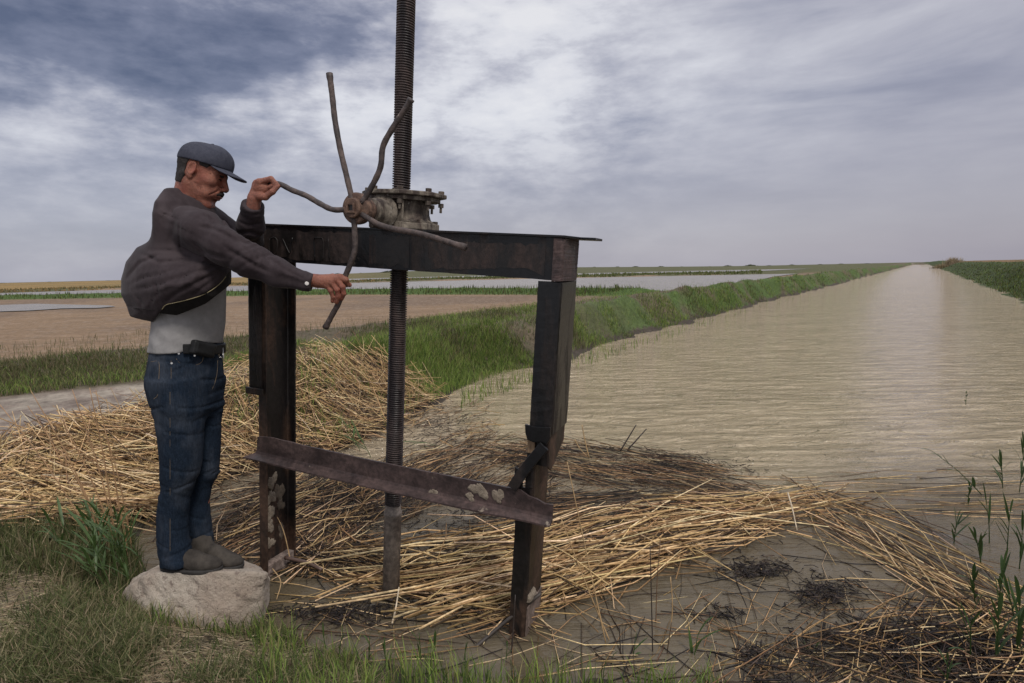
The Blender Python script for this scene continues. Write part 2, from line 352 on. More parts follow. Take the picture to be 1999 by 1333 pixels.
# ================================================================== MESH KIT
def catmull(P, k=6):
    P = [np.array(p, float) for p in P]; Q = [2*P[0]-P[1]]+P+[2*P[-1]-P[-2]]; out = []
    for i in range(1, len(Q)-2):
        for j in range(k):
            t = j/k; a, b, c, d = Q[i-1:i+3]
            out.append(.5*((2*b)+(c-a)*t+(2*a-5*b+4*c-d)*t*t+(3*b-a-3*c+d)*t**3))
    out.append(P[-1]); return out
def tube_bm(bm, P, rad, seg=10, cap=True):
    P = [Vector(p) for p in P]; n = len(P); up = None; rings = []
    for i, p in enumerate(P):
        d = (P[min(i+1, n-1)]-P[max(i-1, 0)]).normalized()
        if up is None: up = d.orthogonal().normalized()
        up = (up-d*up.dot(d)).normalized(); s = d.cross(up); r = rad[i] if hasattr(rad, '__len__') else rad
        rings.append([bm.verts.new(p+(up*math.cos(2*math.pi*k/seg)+s*math.sin(2*math.pi*k/seg))*r) for k in range(seg)])
    for a, b in zip(rings[:-1], rings[1:]):
        for k in range(seg): bm.faces.new((a[k], a[(k+1) % seg], b[(k+1) % seg], b[k]))
    if cap: bm.faces.new(rings[0][::-1]); bm.faces.new(rings[-1])
def prism_bm(bm, pts, d, xf):
    """closed polygon pts in 3-D, extruded by vector d, then mapped by xf"""
    a = [bm.verts.new(xf(p)) for p in pts]; b = [bm.verts.new(xf(tuple(np.array(p)+np.array(d)))) for p in pts]
    n = len(pts); bm.faces.new(a); bm.faces.new(b[::-1])
    for i in range(n): bm.faces.new((a[(i+1) % n], a[i], b[i], b[(i+1) % n]))
def fin(bm, name, mat, parent, bev=0, smooth=False, seg=2):
    bmesh.ops.recalc_face_normals(bm, faces=bm.faces[:])
    if bev:
        es = [e for e in bm.edges if len(e.link_faces) == 2 and e.calc_face_angle(0) > .5]
        bmesh.ops.bevel(bm, geom=es, offset=bev, segments=seg, affect='EDGES', profile=.5)
    me = bpy.data.meshes.new(name); bm.to_mesh(me); bm.free()
    return link(name, me, mat, parent, smooth)
# ================================================================== THE SLUICE GATE
GS = G(763, 1160, 0)
GU = np.array([0.92478099, -0.37200351, -0.07995935]); GN = np.array([-0.37288586, -0.92786791, 0.00415665]); GW = np.array([0.075738, -0.02597172, 0.99678946])
def gp(c): return Vector(GS+GU*c[0]+GN*c[1]+GW*c[2])
def onp(px, py, n):
    d = _ray(px, py); C = np.array([0, 0, HC]); t = (n-(C-GS)@GN)/(d@GN); P = C+d*t-GS
    return float(P@GU), float(P@GW)
def gbox(bm, u0, u1, n0, n1, w0, w1):
    prism_bm(bm, [(u0, n0, w0), (u1, n0, w0), (u1, n1, w0), (u0, n1, w0)], (0, 0, w1-w0), gp)
def metal(name, dark, rust, amt=(.45, .62), rough=.55, streak=True, metallic=.0, sc=7, pale=None, spec=.4):
    m, t, b = newmat(name); P = pos(t)
    v = vscale(t, P, (1, 1, .28)) if streak else P
    f = ramp(t, noise(t, v, sc, 7, .62, .6), [(amt[0], 0), (amt[1], 1)])
    c = mix(t, f, dark, rust)
    f2 = ramp(t, noise(t, P, 45, 5, .7), [(.42, .72), (.62, 1.35)]); c = mix(t, 1, c, f2, 'MULTIPLY')
    if pale:
        f3 = ramp(t, noise(t, vscale(t, P, (1, 1, .6), (4, 2, 1)), 11, 6, .65, .4), [(pale[1], 0), (pale[1]+.05, 1)]); c = mix(t, f3, c, pale[0])
    L(t, c, b.inputs['Base Color']); b.inputs['Metallic'].default_value = metallic
    L(t, ramp(t, f, [(0, rough-.12), (1, rough+.2)]), b.inputs['Roughness']); b.inputs['Specular IOR Level'].default_value = spec
    h = mth(t, 'ADD', mth(t, 'MULTIPLY', noise(t, P, 60, 6, .7), .5), mth(t, 'MULTIPLY', f, .6))
    bump(t, b, h, .45, .004); return m
M_BEAM = metal('scorched_steel', (.005, .005, .0058), (.017, .012, .0105), (.50, .62), .42, True, 0, 9, ((.085, .070, .058), .66), .35)
M_BEAMR = metal('rust_scaled_steel', (.008, .0065, .006), (.030, .019, .016), (.44, .60), .5, True, 0, 10, ((.10, .085, .07), .68))
M_POST = metal('rusty_steel', (.011, .009, .009), (.065, .036, .023), (.45, .60), .55, True, 0, 6, ((.13, .10, .08), .68))
M_BAR = metal('brown_rusted_steel', (.036, .024, .023), (.070, .045, .041), (.40, .62), .60, False, 0, 6, ((.22, .18, .14), .66))
M_SCREW = metal('oily_steel', (.024, .018, .018), (.065, .045, .040), (.42, .60), .50, True, .2, 9)
M_TUBE = metal('weathered_grey_steel', (.15, .125, .11), (.27, .225, .19), (.40, .62), .7, True, 0, 12)
M_CAST = metal('limed_cast_iron', (.045, .030, .023), (.20, .17, .135), (.44, .60), .8, True, 0, 16, ((.47, .44, .38), .62))
M_HUB = metal('orange_rusted_iron', (.075, .040, .028), (.16, .098, .068), (.40, .62), .75, False, 0, 22)
M_ROD = metal('rusted_round_bar', (.040, .030, .028), (.10, .073, .064), (.40, .62), .65, False, 0, 14, ((.30, .25, .20), .68))
def mortar_mat():
    m, t, b = newmat('dried_mortar'); P = pos(t)
    L(t, ramp(t, noise(t, P, 40, 6, .7), [(.3, (.15, .115, .085)), (.7, (.36, .30, .23))]), b.inputs['Base Color']); b.inputs['Roughness'].default_value = .95
    bump(t, b, noise(t, P, 70, 6, .75), 1, .012); return m
M_MORTAR = mortar_mat()
gate = empty('sluice_gate', tuple(GS), 'rusty steel sluice gate frame with tall threaded screw, gearbox and spoked turning wheel', 'sluice gate')
def beam():
    bm = bmesh.new()
    # top plate with slightly wavy outline, overhanging right end
    xs = np.linspace(-.86, .86, 60); rn = np.random.RandomState(3)
    fr = [(x, .118+rn.uniform(-.0015, .0015), 1.684) for x in xs]; bk = [(x, -.112, 1.684) for x in xs[::-1]]
    k = next(i for i, x in enumerate(xs) if x > .775)
    fr = [p if p[0] < .775 else (p[0], .0+rn.uniform(-.004, .004), 1.684) for p in fr]
    k0 = [p if p[0] > -.74 else (p[0], .02, 1.684) for p in fr]
    prism_bm(bm, k0+bk, (0, 0, .009), gp)
    b1 = fin(bm, 'beam', M_BEAM, gate, .0015)
    return b1
bm0 = beam()
def web(n0, n1, name, mat):
    bm = bmesh.new(); rn = np.random.RandomState(8)
    xs = np.linspace(-.745, .742, 50)
    prism_bm(bm, [(x, n0, 1.5265+rn.uniform(-.0008, .0008)) for x in xs]+[(x, n0, 1.6835) for x in xs[::-1]], (0, n1-n0, 0), gp)
    return fin(bm, name, mat, bm0)
w1 = web(.100, .108, 'web_plate', M_BEAM); w2 = web(-.104, -.096, 'web_plate', M_BEAM)
bm = bmesh.new(); gbox(bm, -.744, .741, .060, .0995, 1.527, 1.535); gbox(bm, -.744, .741, -.0955, -.05, 1.527, 1.535); fin(bm, 'bottom_flange', M_BEAM, bm0, .001)
# scale flaking off the web: thin raised ragged sheets
def flake(u0, u1, w0, w1, seed, name='rust_scale', mat=M_BEAMR, n0=.1082, th=.0014, par=None, cut=.35):
    rn = np.random.RandomState(seed); bm = bmesh.new(); k = 26; xs = np.linspace(u0, u1, k)
    lo = [w0+(w1-w0)*cut*abs(fbm(np.array([x*14.]), np.array([seed*3.3]), 4)[0]-.2)*1.6 for x in xs]
    hi = [w1-(w1-w0)*.10*rn.rand() for x in xs]
    prism_bm(bm, [(x, n0, a) for x, a in zip(xs, lo)]+[(x, n0, a) for x, a in zip(xs[::-1], hi[::-1])], (0, th, 0), gp)
    return fin(bm, name, mat, par or bm0)
flake(-.08, .115, 1.530, 1.672, 3); flake(.19, .70, 1.528, 1.66, 8, cut=.30); flake(-.66, -.16, 1.531, 1.675, 12, cut=.2)
# posts
def channel(u_web, side, wd, n_half, w0, w1, th, name, mat, bev=.002, parent=None, nf=None):
    """C channel: web plate at u_web, flanges reaching towards 'side'"""
    bm = bmesh.new(); nf = n_half if nf is None else nf; s = side; r = .012
    out = [(u_web+s*wd, nf), (u_web+s*r, nf), (u_web+s*.0035, nf-.0035), (u_web, nf-r), (u_web, -n_half+r), (u_web+s*.0035, -n_half+.0035), (u_web+s*r, -n_half), (u_web+s*wd, -n_half),
           (u_web+s*wd, -n_half+th), (u_web+s*(th+.004), -n_half+th), (u_web+s*th, -n_half+th+.004), (u_web+s*th, nf-th-.004), (u_web+s*(th+.004), nf-th), (u_web+s*wd, nf-th)]
    K = 30; rings = []; rn = np.random.RandomState(int(abs(w1*100)))
    for i in range(K+1):
        w = w0+(w1-w0)*i/K; rings.append([bm.verts.new(gp((a+rn.uniform(-.0006, .0006), b+rn.uniform(-.0006, .0006), w+(rn.uniform(-.003, .003) if i in (0, K) else 0)))) for a, b in out])
    m = len(out)
    for A, B in zip(rings[:-1], rings[1:]):
        for j in range(m): bm.faces.new((A[j], A[(j+1) % m], B[(j+1) % m], B[j]))
    bm.faces.new(rings[0]); bm.faces.new(rings[-1][::-1])
    return fin(bm, name, mat, parent or gate)
pl = channel(-.706, 1, .053, .100, -.25, 1.524, .008, 'post', M_POST)
sl_ = channel(-.752, 1, .084, .103, .905, 1.522, .007, 'sleeve', M_BEAM, parent=pl, nf=.112)
pr = channel(.706, -1, .068, .100, -.25, .700, .008, 'post', M_POST)
channel(.7055, -1, .034, .0985, .7005, .934, .008, 'post_top', M_POST, parent=pr)
sr_ = channel(.772, -1, .092, .103, .935, 1.521, .008, 'sleeve', M_BEAM, parent=pr, nf=.113)
er_ = channel(.7715, -1, .040, .103, 1.5235, 1.683, .008, 'end_channel', M_BAR, parent=bm0, nf=.1135)
# dark inner leaf of right sleeve, seen as the shaded front slot
bm = bmesh.new(); gbox(bm, -.757, -.655, .1125, .124, .893, .925); fin(bm, 'bracket', M_POST, sl_, .003)
bm = bmesh.new()
prism_bm(bm, [(.664, .1135, .965), (.700, .1135, .962), (.768, .1135, .968), (.770, .1135, .925), (.757, .1135, .898), (.735, .1135, .906), (.705, .1135, .898), (.678, .1135, .905), (.668, .1135, .93)], (0, .012, 0), gp); fin(bm, 'bracket', M_BEAM, sr_, .002)
bm = bmesh.new()   # gusset below the sleeve, torn off on a slant
prism_bm(bm, [(.762, .098, .932), (.762, -.100, .934), (.762, -.100, .858), (.762, -.03, .822), (.762, .02, .79), (.762, .060, .775), (.762, .098, .800)], (-.008, 0, 0), gp); fin(bm, 'gusset', M_POST, pr, .0015)
bm = bmesh.new(); gbox(bm, .7065, .7535, .070, .098, .800, .930); fin(bm, 'gusset', M_BEAM, pr, .002)
def wood_mat():
    m, t, b = newmat('old_wood'); P = pos(t)
    L(t, ramp(t, noise(t, vscale(t, P, (14, 14, 1.2)), 4, 5, .6), [(.3, (.10, .062, .035)), (.7, (.33, .22, .13))]), b.inputs['Base Color']); b.inputs['Roughness'].default_value = .85
    bump(t, b, noise(t, vscale(t, P, (20, 20, 1.5)), 5, 4), .8, .006); return m
M_WOOD = wood_mat()
bm = bmesh.new(); gbox(bm, .672, .703, .099, .105, .845, .900); fin(bm, 'wood_wedge', M_WOOD, pr, .003)
# charred brace leaning across the right post and its stub
bm = bmesh.new(); P = [(.752, .128, .895), (.735, .130, .872), (.690, .135, .805), (.655, .140, .745), (.635, .142, .706)]
for i in range(len(P)-1):
    pass
def strap(bm, P, hw, th):
    rings = []
    for i, p in enumerate(P):
        d = np.array(P[min(i+1, len(P)-1)])-np.array(P[max(i-1, 0)]); d = d/np.linalg.norm(d); s = np.array([-d[2], 0, d[0]])
        rings.append([bm.verts.new(gp(tuple(np.array(p)+s*a+np.array([0, b, 0])))) for a, b in ((-hw, 0), (hw, 0), (hw, th), (-hw, th))])
    for A, B in zip(rings[:-1], rings[1:]):
        for j in range(4): bm.faces.new((A[j], A[(j+1) % 4], B[(j+1) % 4], B[j]))
    bm.faces.new(rings[0]); bm.faces.new(rings[-1][::-1])
strap(bm, P, .021, .010); fin(bm, 'brace', M_BEAM, gate, .002)
bm = bmesh.new(); prism_bm(bm, [(.632, .115, .70), (.668, .115, .70), (.668, .115, .775), (.660, .115, .789), (.648, .115, .780), (.634, .115, .787)], (0, .012, 0), gp); fin(bm, 'stub_plate', M_BEAM, gate, .001)
# cross bar: steel angle, right end bent and torn
bm = bmesh.new()
K = 44; xs = np.linspace(-.668, .803, K); ra = []; rn = np.random.RandomState(4)
for i, x in enumerate(xs):
    top = .706-.012*math.exp(-((x+.66)/.03)**2)-.026*ss(x, .655, .725)-.012*ss(x, .745, .76)+rn.uniform(-.0012, .0012)-.010*math.sin(math.pi*(x+.66)/1.46)
    sag = -.006*math.sin(math.pi*(x+.66)/1.46)-.004*ss(x, .6, .8)
    lf = .050-.012*ss(x, .55, .75)+rn.uniform(-.001, .001)
    sec = [(.128, top), (.140, top+.001), (.139, .626+sag), (.143, .614+sag), (.128+lf, .600+sag), (.128+lf, .593+sag), (.128, .600+sag)]
    xo = [0]*7
    if i == 0: xo = [0, 0, -.006, -.02, -.052, -.052, -.02]
    ra.append([bm.verts.new(gp((x+o, a, b))) for o, (a, b) in zip(xo, sec)])
for A, B in zip(ra[:-1], ra[1:]):
    for j in range(7): bm.faces.new((A[j], A[(j+1) % 7], B[(j+1) % 7], B[j]))
bm.faces.new(ra[0]); bm.faces.new(ra[-1][::-1])
bar = fin(bm, 'cross_bar', M_BAR, gate)
def patch(cu, cw, ru, rw, n0, th, seed, parent, mat=M_MORTAR, name='mortar_patch', axis='n', u_at=0):
    """irregular lump of mortar stuck on a plate"""
    bm = bmesh.new(); rn = np.random.RandomState(seed); K = 34; ph = rn.rand(3)*6; jg = [rn.uniform(-.16, .12) for _ in range(K)]
    rings = []
    def pt(a, b, c): return gp((a, n0+c, b)) if axis == 'n' else gp((u_at+c, a, b))
    for rr, hh in ((1.0, -.002), (.96, .35), (.78, .8), (.45, 1.0)):
        ring = []
        for k in range(K):
            a = 2*math.pi*k/K; q = 1+.22*math.sin(2*a+ph[0])+.16*math.sin(3*a+ph[1])+.09*math.sin(5*a+ph[2])+jg[k]*(1 if rr > .9 else .4)
            ring.append(bm.verts.new(pt(cu+ru*rr*q*math.cos(a), cw+rw*rr*q*math.sin(a), th*hh*(1+rn.uniform(-.15, .15)) if hh > 0 else -.001)))
        rings.append(ring)
    for A, B in zip(rings[:-1], rings[1:]):
        for k in range(K): bm.faces.new((A[k], A[(k+1) % K], B[(k+1) % K], B[k]))
    bm.faces.new(rings[-1]); bm.faces.new(rings[0][::-1])
    return fin(bm, name, mat, parent, 0, True)
for (px, py, ru, rw, s) in [(935, 957, .040, .030, 1), (972, 968, .022, .036, 5), (845, 962, .030, .014, 9), (918, 970, .018, .02, 14)]:
    u, w = onp(px, py, .14); patch(u, w, ru, rw, .1400, .0022, s, bar)
for (px, py, ru, rw, s) in [(531, 940, .028, .042, 2), (528, 972, .030, .040, 17), (527, 1003, .030, .042, 3), (526, 1028, .030, .03, 6), (526, 1060, .030, .032, 7)]:
    # on the web of the left post, inside the channel
    d = _ray(px, py); C = np.array([0, 0, HC]); t = (-.698-(C-GS)@GU)/(d@GU); Q = C+d*t-GS
    patch(float(Q@GN), float(Q@GW), ru*1.1, rw, 0, .006, s, pl, axis='u', u_at=-.698)
u, w = onp(1045, 1137, .0); patch(.04, .215, .045, .028, 0, .016, 21, pr, axis='u', u_at=.706)
def foot_mat(): return metal('limed_foot_steel', (.13, .095, .080), (.22, .17, .145), (.40, .62), .8, True, 0, 12)
bm = bmesh.new(); gbox(bm, .7062, .7105, -.092, .092, -.2, .185); fin(bm, 'foot_plate', foot_mat(), pr, .002)
bm = bmesh.new(); gbox(bm, -.697, -.655, -.090, .092, -.05, .020); fin(bm, 'foot_shoe', foot_mat(), pl, .004)
# ---- lifting screw
def screw():
    pitch = .0100; w0, w1 = .445, 2.78; per = int((w1-w0)/pitch); seg = 28
    prof = [(.0, .0325), (.30, .0325), (.42, .0385), (.84, .0385)]
    V = []; rows = per*4
    for i in range(rows+1):
        k, j = divmod(i, 4); w = w0+(k+prof[j][0])*pitch
        for s in range(seg):
            a = 2*math.pi*s/seg; r = prof[j][1]
            V.append(gp((r*math.cos(a), r*math.sin(a), w+pitch*s/seg)))
    idx = np.arange((rows+1)*seg).reshape(rows+1, seg)
    F = np.stack([idx[:-1, :-1], idx[:-1, 1:], idx[1:, 1:], idx[1:, :-1]], -1).reshape(-1, 4)
    G_ = np.stack([idx[:-4, 0], idx[1:-3, 0], idx[1:-3, 0], idx[:-4, 0]], -1)
    S = np.stack([idx[:rows-4, seg-1], idx[4:rows, 0], idx[5:rows+1, 0], idx[1:rows-3, seg-1]], -1)
    me = npmesh('screw_rod', np.array(V), [F, S]); o = link('screw_rod', me, M_SCREW, gate)
    bm = bmesh.new()
    def lathe(bm, prof, seg=28, c=(0, 0)):
        R = [[bm.verts.new(gp((c[0]+r*math.cos(2*math.pi*k/seg), c[1]+r*math.sin(2*math.pi*k/seg), w))) for k in range(seg)] for r, w in prof]
        for A, B in zip(R[:-1], R[1:]):
            for k in range(seg): bm.faces.new((A[k], A[(k+1) % seg], B[(k+1) % seg], B[k]))
        bm.faces.new(R[0][::-1]); bm.faces.new(R[-1])
    lathe(bm, [(.0395, -.25), (.0395, .395), (.042, .400), (.042, .412), (.036, .418), (.035, .455)])
    fin(bm, 'stem_tube', M_TUBE, o, 0, True)
    return o, lathe
scr, lathe = screw()
bm = bmesh.new(); lathe(bm, [(.0355, .60), (.0384, .601), (.0384, .44), (.0355, .439)]); bm.free()
# floating foot straps at the tube base
bm = bmesh.new(); tube_bm(bm, [gp((-.075, .03, .016)), gp((-.02, .055, .004)), gp((.05, .06, .018))], .006, 6); fin(bm, 'foot_strap', M_ROD, scr, 0)
# ---- gearbox
gb = bpy.data.objects.new('gearbox', None)
bm = bmesh.new()
def poly(cx, cn, r, k, rot=0, sx=1, sn=1): return [(cx+r*sx*math.cos(2*math.pi*i/k+rot), cn+r*sn*math.sin(2*math.pi*i/k+rot)) for i in range(k)]
prism_bm(bm, [(a, b, 1.6935) for a, b in poly(.02, .0, .165, 8, .39, .92, .85)], (0, 0, .030), gp)
gbody = fin(bm, 'gearbox', M_CAST, gate, .005)
bm = bmesh.new(); lathe(bm, [(.135, 1.7238), (.112, 1.738), (.105, 1.76), (.104, 1.79), (.112, 1.8115)], 40, (.02, 0)); fin(bm, 'housing', M_CAST, gbody, 0, True)
bm = bmesh.new(); prism_bm(bm, [(a, b, 1.8120) for a, b in poly(.018, .0, .158, 12, .1, .98, .9)], (0, 0, .0175), gp); fin(bm, 'lower_flange', M_CAST, gbody, .003)
bm = bmesh.new(); prism_bm(bm, [(a, b, 1.8300) for a, b in poly(.016, .0, .190, 8, .39, .97, .88)], (0, 0, .018), gp); fin(bm, 'cover_plate', M_CAST, gbody, .004)
def bolt(u, n, w, h=.014, r=.013, down=False):
    bm = bmesh.new(); prism_bm(bm, [(a, b, w) for a, b in poly(u, n, r, 6, u*9)], (0, 0, h), gp)
    if down: prism_bm(bm, [(a, b, w-.022) for a, b in poly(u, n, r*.5, 8)], (0, 0, .0215), gp)
    fin(bm, 'bolt', M_CAST, gbody, .0015)
for k in range(8):
    a = math.pi/4*k+.39; u, n = .016+.160*math.cos(a), .142*math.sin(a)
    bolt(u, n, 1.8485); bolt(u, n, 1.794, .0175, .012, True)
for (u, n) in ((.13, .06), (.13, -.07), (-.10, .07), (-.09, -.08)): bolt(u, n, 1.724, .012)
def axial(bm, prof, seg=28, c=(0, 1.755)):
    """lathe about the drive shaft, which runs along n"""
    R = [[bm.verts.new(gp((c[0]+r*math.cos(2*math.pi*k/seg), n, c[1]+r*math.sin(2*math.pi*k/seg)))) for k in range(seg)] for r, n in prof]
    for A, B in zip(R[:-1], R[1:]):
        for k in range(seg): bm.faces.new((A[k], A[(k+1) % seg], B[(k+1) % seg], B[k]))
    bm.faces.new(R[0][::-1]); bm.faces.new(R[-1])
bm = bmesh.new(); axial(bm, [(.060, .02), (.062, .128), (.070, .13), (.070, .142), (.052, .146), (.050, .19), (.046, .205), (.046, .225)], c=(0, 1.757)); fin(bm, 'shaft_housing', M_CAST, gbody, 0, True)
bm = bmesh.new(); gbox(bm, -.078, .085, .108, .121, 1.6945, 1.8105); fin(bm, 'joint_flange', M_CAST, gbody, .004)
bm = bmesh.new(); axial(bm, [(.034, .2), (.036, .235), (.042, .238), (.042, .262), (.030, .264), (.030, .285)]); shaft = fin(bm, 'collar', M_HUB, gbody, 0, True)
# ---- hand wheel: hub and five bent spokes
HN = .315
bm = bmesh.new()
axial(bm, [(.036, .270), (.050, .274), (.058, .284), (.060, .296), (.060, .312), (.0575, .318), (.053, .3205), (.039, .3225), (.0375, .325), (.037, .338), (.034, .3415), (.024, .342)], 40)
# square socket: a thin dark plate stands in for the shaded hole
hub = fin(bm, 'turning_wheel', M_HUB, gate, 0, False)
M_HOLE_SHADE = newmat('socket_shadow')[0]; M_HOLE_SHADE.node_tree.nodes['Principled BSDF'].inputs['Base Color'].default_value = (.012, .009, .008, 1)
bm = bmesh.new()
q = .0110
for (a0, a1, b0, b1) in ((-.019, -q, -.019, .019), (q, .019, -.019, .019), (-q, q, q, .019), (-q, q, -.019, -q)):
    gbox(bm, a0, a1, .3421, .349, 1.755+b0, 1.755+b1)
fin(bm, 'square_socket', M_HUB, hub)
bm = bmesh.new(); gbox(bm, -q+.0005, q-.0005, .3419, .3426, 1.755-q+.0005, 1.755+q-.0005); fin(bm, 'socket_hole_shade', M_HOLE_SHADE, hub)
SP = {}
def spoke(key, pts, dn, tip=0):
    P = []
    for i, (a, b) in enumerate(pts):
        n = HN+dn*i/(len(pts)-1); u, w = onp(a, b, n); P.append((u, n, w))
    P[0] = (P[0][0]*.55, HN, 1.755+(P[0][2]-1.755)*.55)
    C_ = catmull(P, 6); rn = np.random.RandomState(len(key)); k = len(C_)
    SP[key] = [np.array(gp(tuple(c))) for c in C_]
    bm = bmesh.new(); rr = [.0108+.0004*math.sin(i*1.7) for i in range(k)]
    rr[0] = .0135; rr[1] = .012
    if tip: rr[-1] = .0128; rr[-2] = .0128; 
    tube_bm(bm, SP[key], rr, 12); return fin(bm, 'spoke', M_ROD, hub, 0, True)
spoke('top', [(684, 382), (677, 345), (664, 290), (654, 235), (649, 190), (643, 143)], .0, 1)
spoke('right', [(716, 390), (729, 358), (743, 325), (748, 285), (768, 248), (790, 215), (803, 193)], .0, 1)
spoke('left', [(670, 410), (650, 409), (624, 397), (598, 382), (570, 371), (545, 359), (522, 361)], .02)
spoke('down', [(689, 440), (693, 470), (692, 492), (682, 520), (672, 545), (667, 572), (661, 592), (650, 612), (635, 640)], .0, 1)
spoke('low', [(712, 424), (735, 436), (765, 446), (800, 452), (835, 460), (870, 471), (909, 483)], .06, 1)

# raised weld-bead strokes left on the web plate
for k, st in enumerate([[(527, 466), (535, 463), (541, 470), (540, 490), (533, 498), (526, 492), (525, 476), (527, 466)], [(552, 466), (560, 484), (566, 494), (568, 478), (571, 464)], [(615, 508), (614, 486), (613, 466), (622, 464), (630, 466), (631, 486), (631, 508)], [(641, 466), (642, 486), (643, 508)]]):
    bm = bmesh.new(); tube_bm(bm, catmull([gp((onp(a, b, .1105)[0], .1103, onp(a, b, .1105)[1])) for a, b in st], 3), .0026, 6); fin(bm, 'weld_bead', M_BEAM, bm0, 0, True)
M_MUD = newmat('dried_mud')[0]; _t = M_MUD.node_tree; L(_t, ramp(_t, noise(_t, pos(_t), 30, 6, .7), [(.3, (.06, .045, .034)), (.7, (.17, .135, .10))]), _t.nodes['Principled BSDF'].inputs['Base Color']); _t.nodes['Principled BSDF'].inputs['Roughness'].default_value = .95
for (px, py, ru, rw, s) in [(546, 960, .030, .050, 11), (548, 985, .026, .03, 4), (549, 1035, .020, .04, 8)]:
    d = _ray(px, py); C = np.array([0, 0, HC]); t = (-.698-(C-GS)@GU)/(d@GU); Q = C+d*t-GS
    patch(float(Q@GN), float(Q@GW), ru*1.1, rw, 0, .004, s, pl, M_MUD, 'mud_patch', axis='u', u_at=-.698)
# ================================================================== SDF SCULPTING KIT
def V3(*a): return np.array(a, np.float32)
def sm(a, b, k):
    h = np.clip(.5+.5*(b-a)/k, 0, 1); return b*(1-h)+a*h-k*h*(1-h)
def smax(a, b, k): return -sm(-a, -b, k)
def cap_(P, a, b, ra, rb=None):
    rb = ra if rb is None else rb; a = np.asarray(a, np.float32); d = np.asarray(b, np.float32)-a
    t = np.clip(((P-a)@d)/(d@d+1e-9), 0, 1); q = P-a-t[:, None]*d
    return np.sqrt((q*q).sum(1))-(ra+(rb-ra)*t)
def ell(P, c, r, R=None):
    q = P-np.asarray(c, np.float32)
    if R is not None: q = q@np.asarray(R, np.float32)
    r = np.asarray(r, np.float32); k0 = np.sqrt(((q/r)**2).sum(1)); k1 = np.sqrt(((q/(r*r))**2).sum(1))+1e-9
    return k0*(k0-1)/k1
def chain(P, pts, rad, k=.012):
    d = None
    for i in range(len(pts)-1):
        e = cap_(P, pts[i], pts[i+1], rad[i], rad[i+1]); d = e if d is None else sm(d, e, k)
    return d
def rbox(P, c, h, r, R=None):
    q = P-np.asarray(c, np.float32)
    if R is not None: q = q@np.asarray(R, np.float32)
    q = np.abs(q)-(np.asarray(h, np.float32)-r)
    return np.sqrt((np.maximum(q, 0)**2).sum(1))+np.minimum(q.max(1), 0)-r
def n3(P, s, seed=0):
    """cheap 3-D-ish value noise, centred on 0"""
    x, y, z = (P*s).T; return (vnoise(x+z*.7+seed*3.1, y+z*.45+seed)+vnoise(y*1.1-z*.8+seed*7.7, x*.9+z*1.05+5+seed)-1)*.5
def nets(f, lo, hi, h, name='m', chunk=400000):
    lo = np.array(lo, float); n = np.ceil((np.array(hi)-lo)/h).astype(int)+1
    ax = [lo[i]+h*np.arange(n[i]) for i in range(3)]
    X = np.stack(np.meshgrid(*ax, indexing='ij'), -1).reshape(-1, 3).astype(np.float32)
    D = np.concatenate([f(X[i:i+chunk]) for i in range(0, len(X), chunk)]).reshape(n).astype(np.float64); del X
    for s in (0, -1): D[s] = np.maximum(D[s], 1e-4); D[:, s] = np.maximum(D[:, s], 1e-4); D[:, :, s] = np.maximum(D[:, :, s], 1e-4)
    S = D < 0; c = [slice(0, -1), slice(1, None)]
    cnt = np.zeros(n-1); acc = np.zeros(tuple(n-1)+(3,))
    for a in range(3):
        o = [i for i in range(3) if i != a]
        for p in (0, 1):
            for q in (0, 1):
                s0 = [None]*3; s0[o[0]] = c[p]; s0[o[1]] = c[q]; s1 = list(s0); s0[a] = c[0]; s1[a] = c[1]
                A = D[tuple(s0)]; B = D[tuple(s1)]; m = (A < 0) != (B < 0)
                t = np.where(m, A/np.where(m, A-B, 1), 0); cnt += m
                acc[..., a] += t; acc[..., o[0]] += m*p; acc[..., o[1]] += m*q
    act = cnt > 0; idx = -np.ones(n-1, int); idx[act] = np.arange(act.sum())
    I = np.argwhere(act); V = lo+h*(I+acc[act]/cnt[act][:, None])
    F = []
    for a in range(3):
        o = [(a+1) % 3, (a+2) % 3]
        sl0 = [slice(1, -1)]*3; sl0[a] = slice(0, -1); sl1 = list(sl0); sl1[a] = slice(1, None)
        A = S[tuple(sl0)]; B = S[tuple(sl1)]; e = np.argwhere(A != B)
        if not len(e): continue
        flip = A[tuple(e.T)]
        base = e.copy(); base[:, o[0]] += 1; base[:, o[1]] += 1
        def g(da, db):
            b = base.copy(); b[:, o[0]] -= da; b[:, o[1]] -= db; return idx[tuple(b.T)]
        q = np.stack([g(1, 1), g(0, 1), g(0, 0), g(1, 0)], 1); q[~flip] = q[~flip][:, ::-1]; F.append(q)
    F = np.concatenate(F); F = F[(F >= 0).all(1)]
    return V, F
def sculpt(name, f, lo, hi, h, mat, parent=None):
    pass
    V, F = nets(f, lo, hi, h); me = npmesh(name, V, [F], None, True); return link(name, me, mat, parent)
def hit(px, py, f, y0=1.9, y1=3.2):
    ys = np.linspace(y0, y1, 520); d = _ray(px, py); P = np.array([0, 0, HC])+d[None]*(ys/d[1])[:, None]
    v = f(P.astype(np.float32)); k = np.argmax(v < 0)
    if v[k] >= 0: k = np.argmin(v)
    return P[k]
def rotm(yaw, pitch=0, roll=0):
    """columns: forward, left, up. yaw anticlockwise from +X, pitch down"""
    cy, sy, cp, sp = math.cos(yaw), math.sin(yaw), math.cos(pitch), math.sin(pitch)
    f = np.array([cy*cp, sy*cp, -sp]); l = np.array([-sy, cy, 0.]); u = np.cross(f, l)
    l2 = l*math.cos(roll)+u*math.sin(roll); u2 = -l*math.sin(roll)+u*math.cos(roll)
    return np.stack([f, l2, u2], 1)
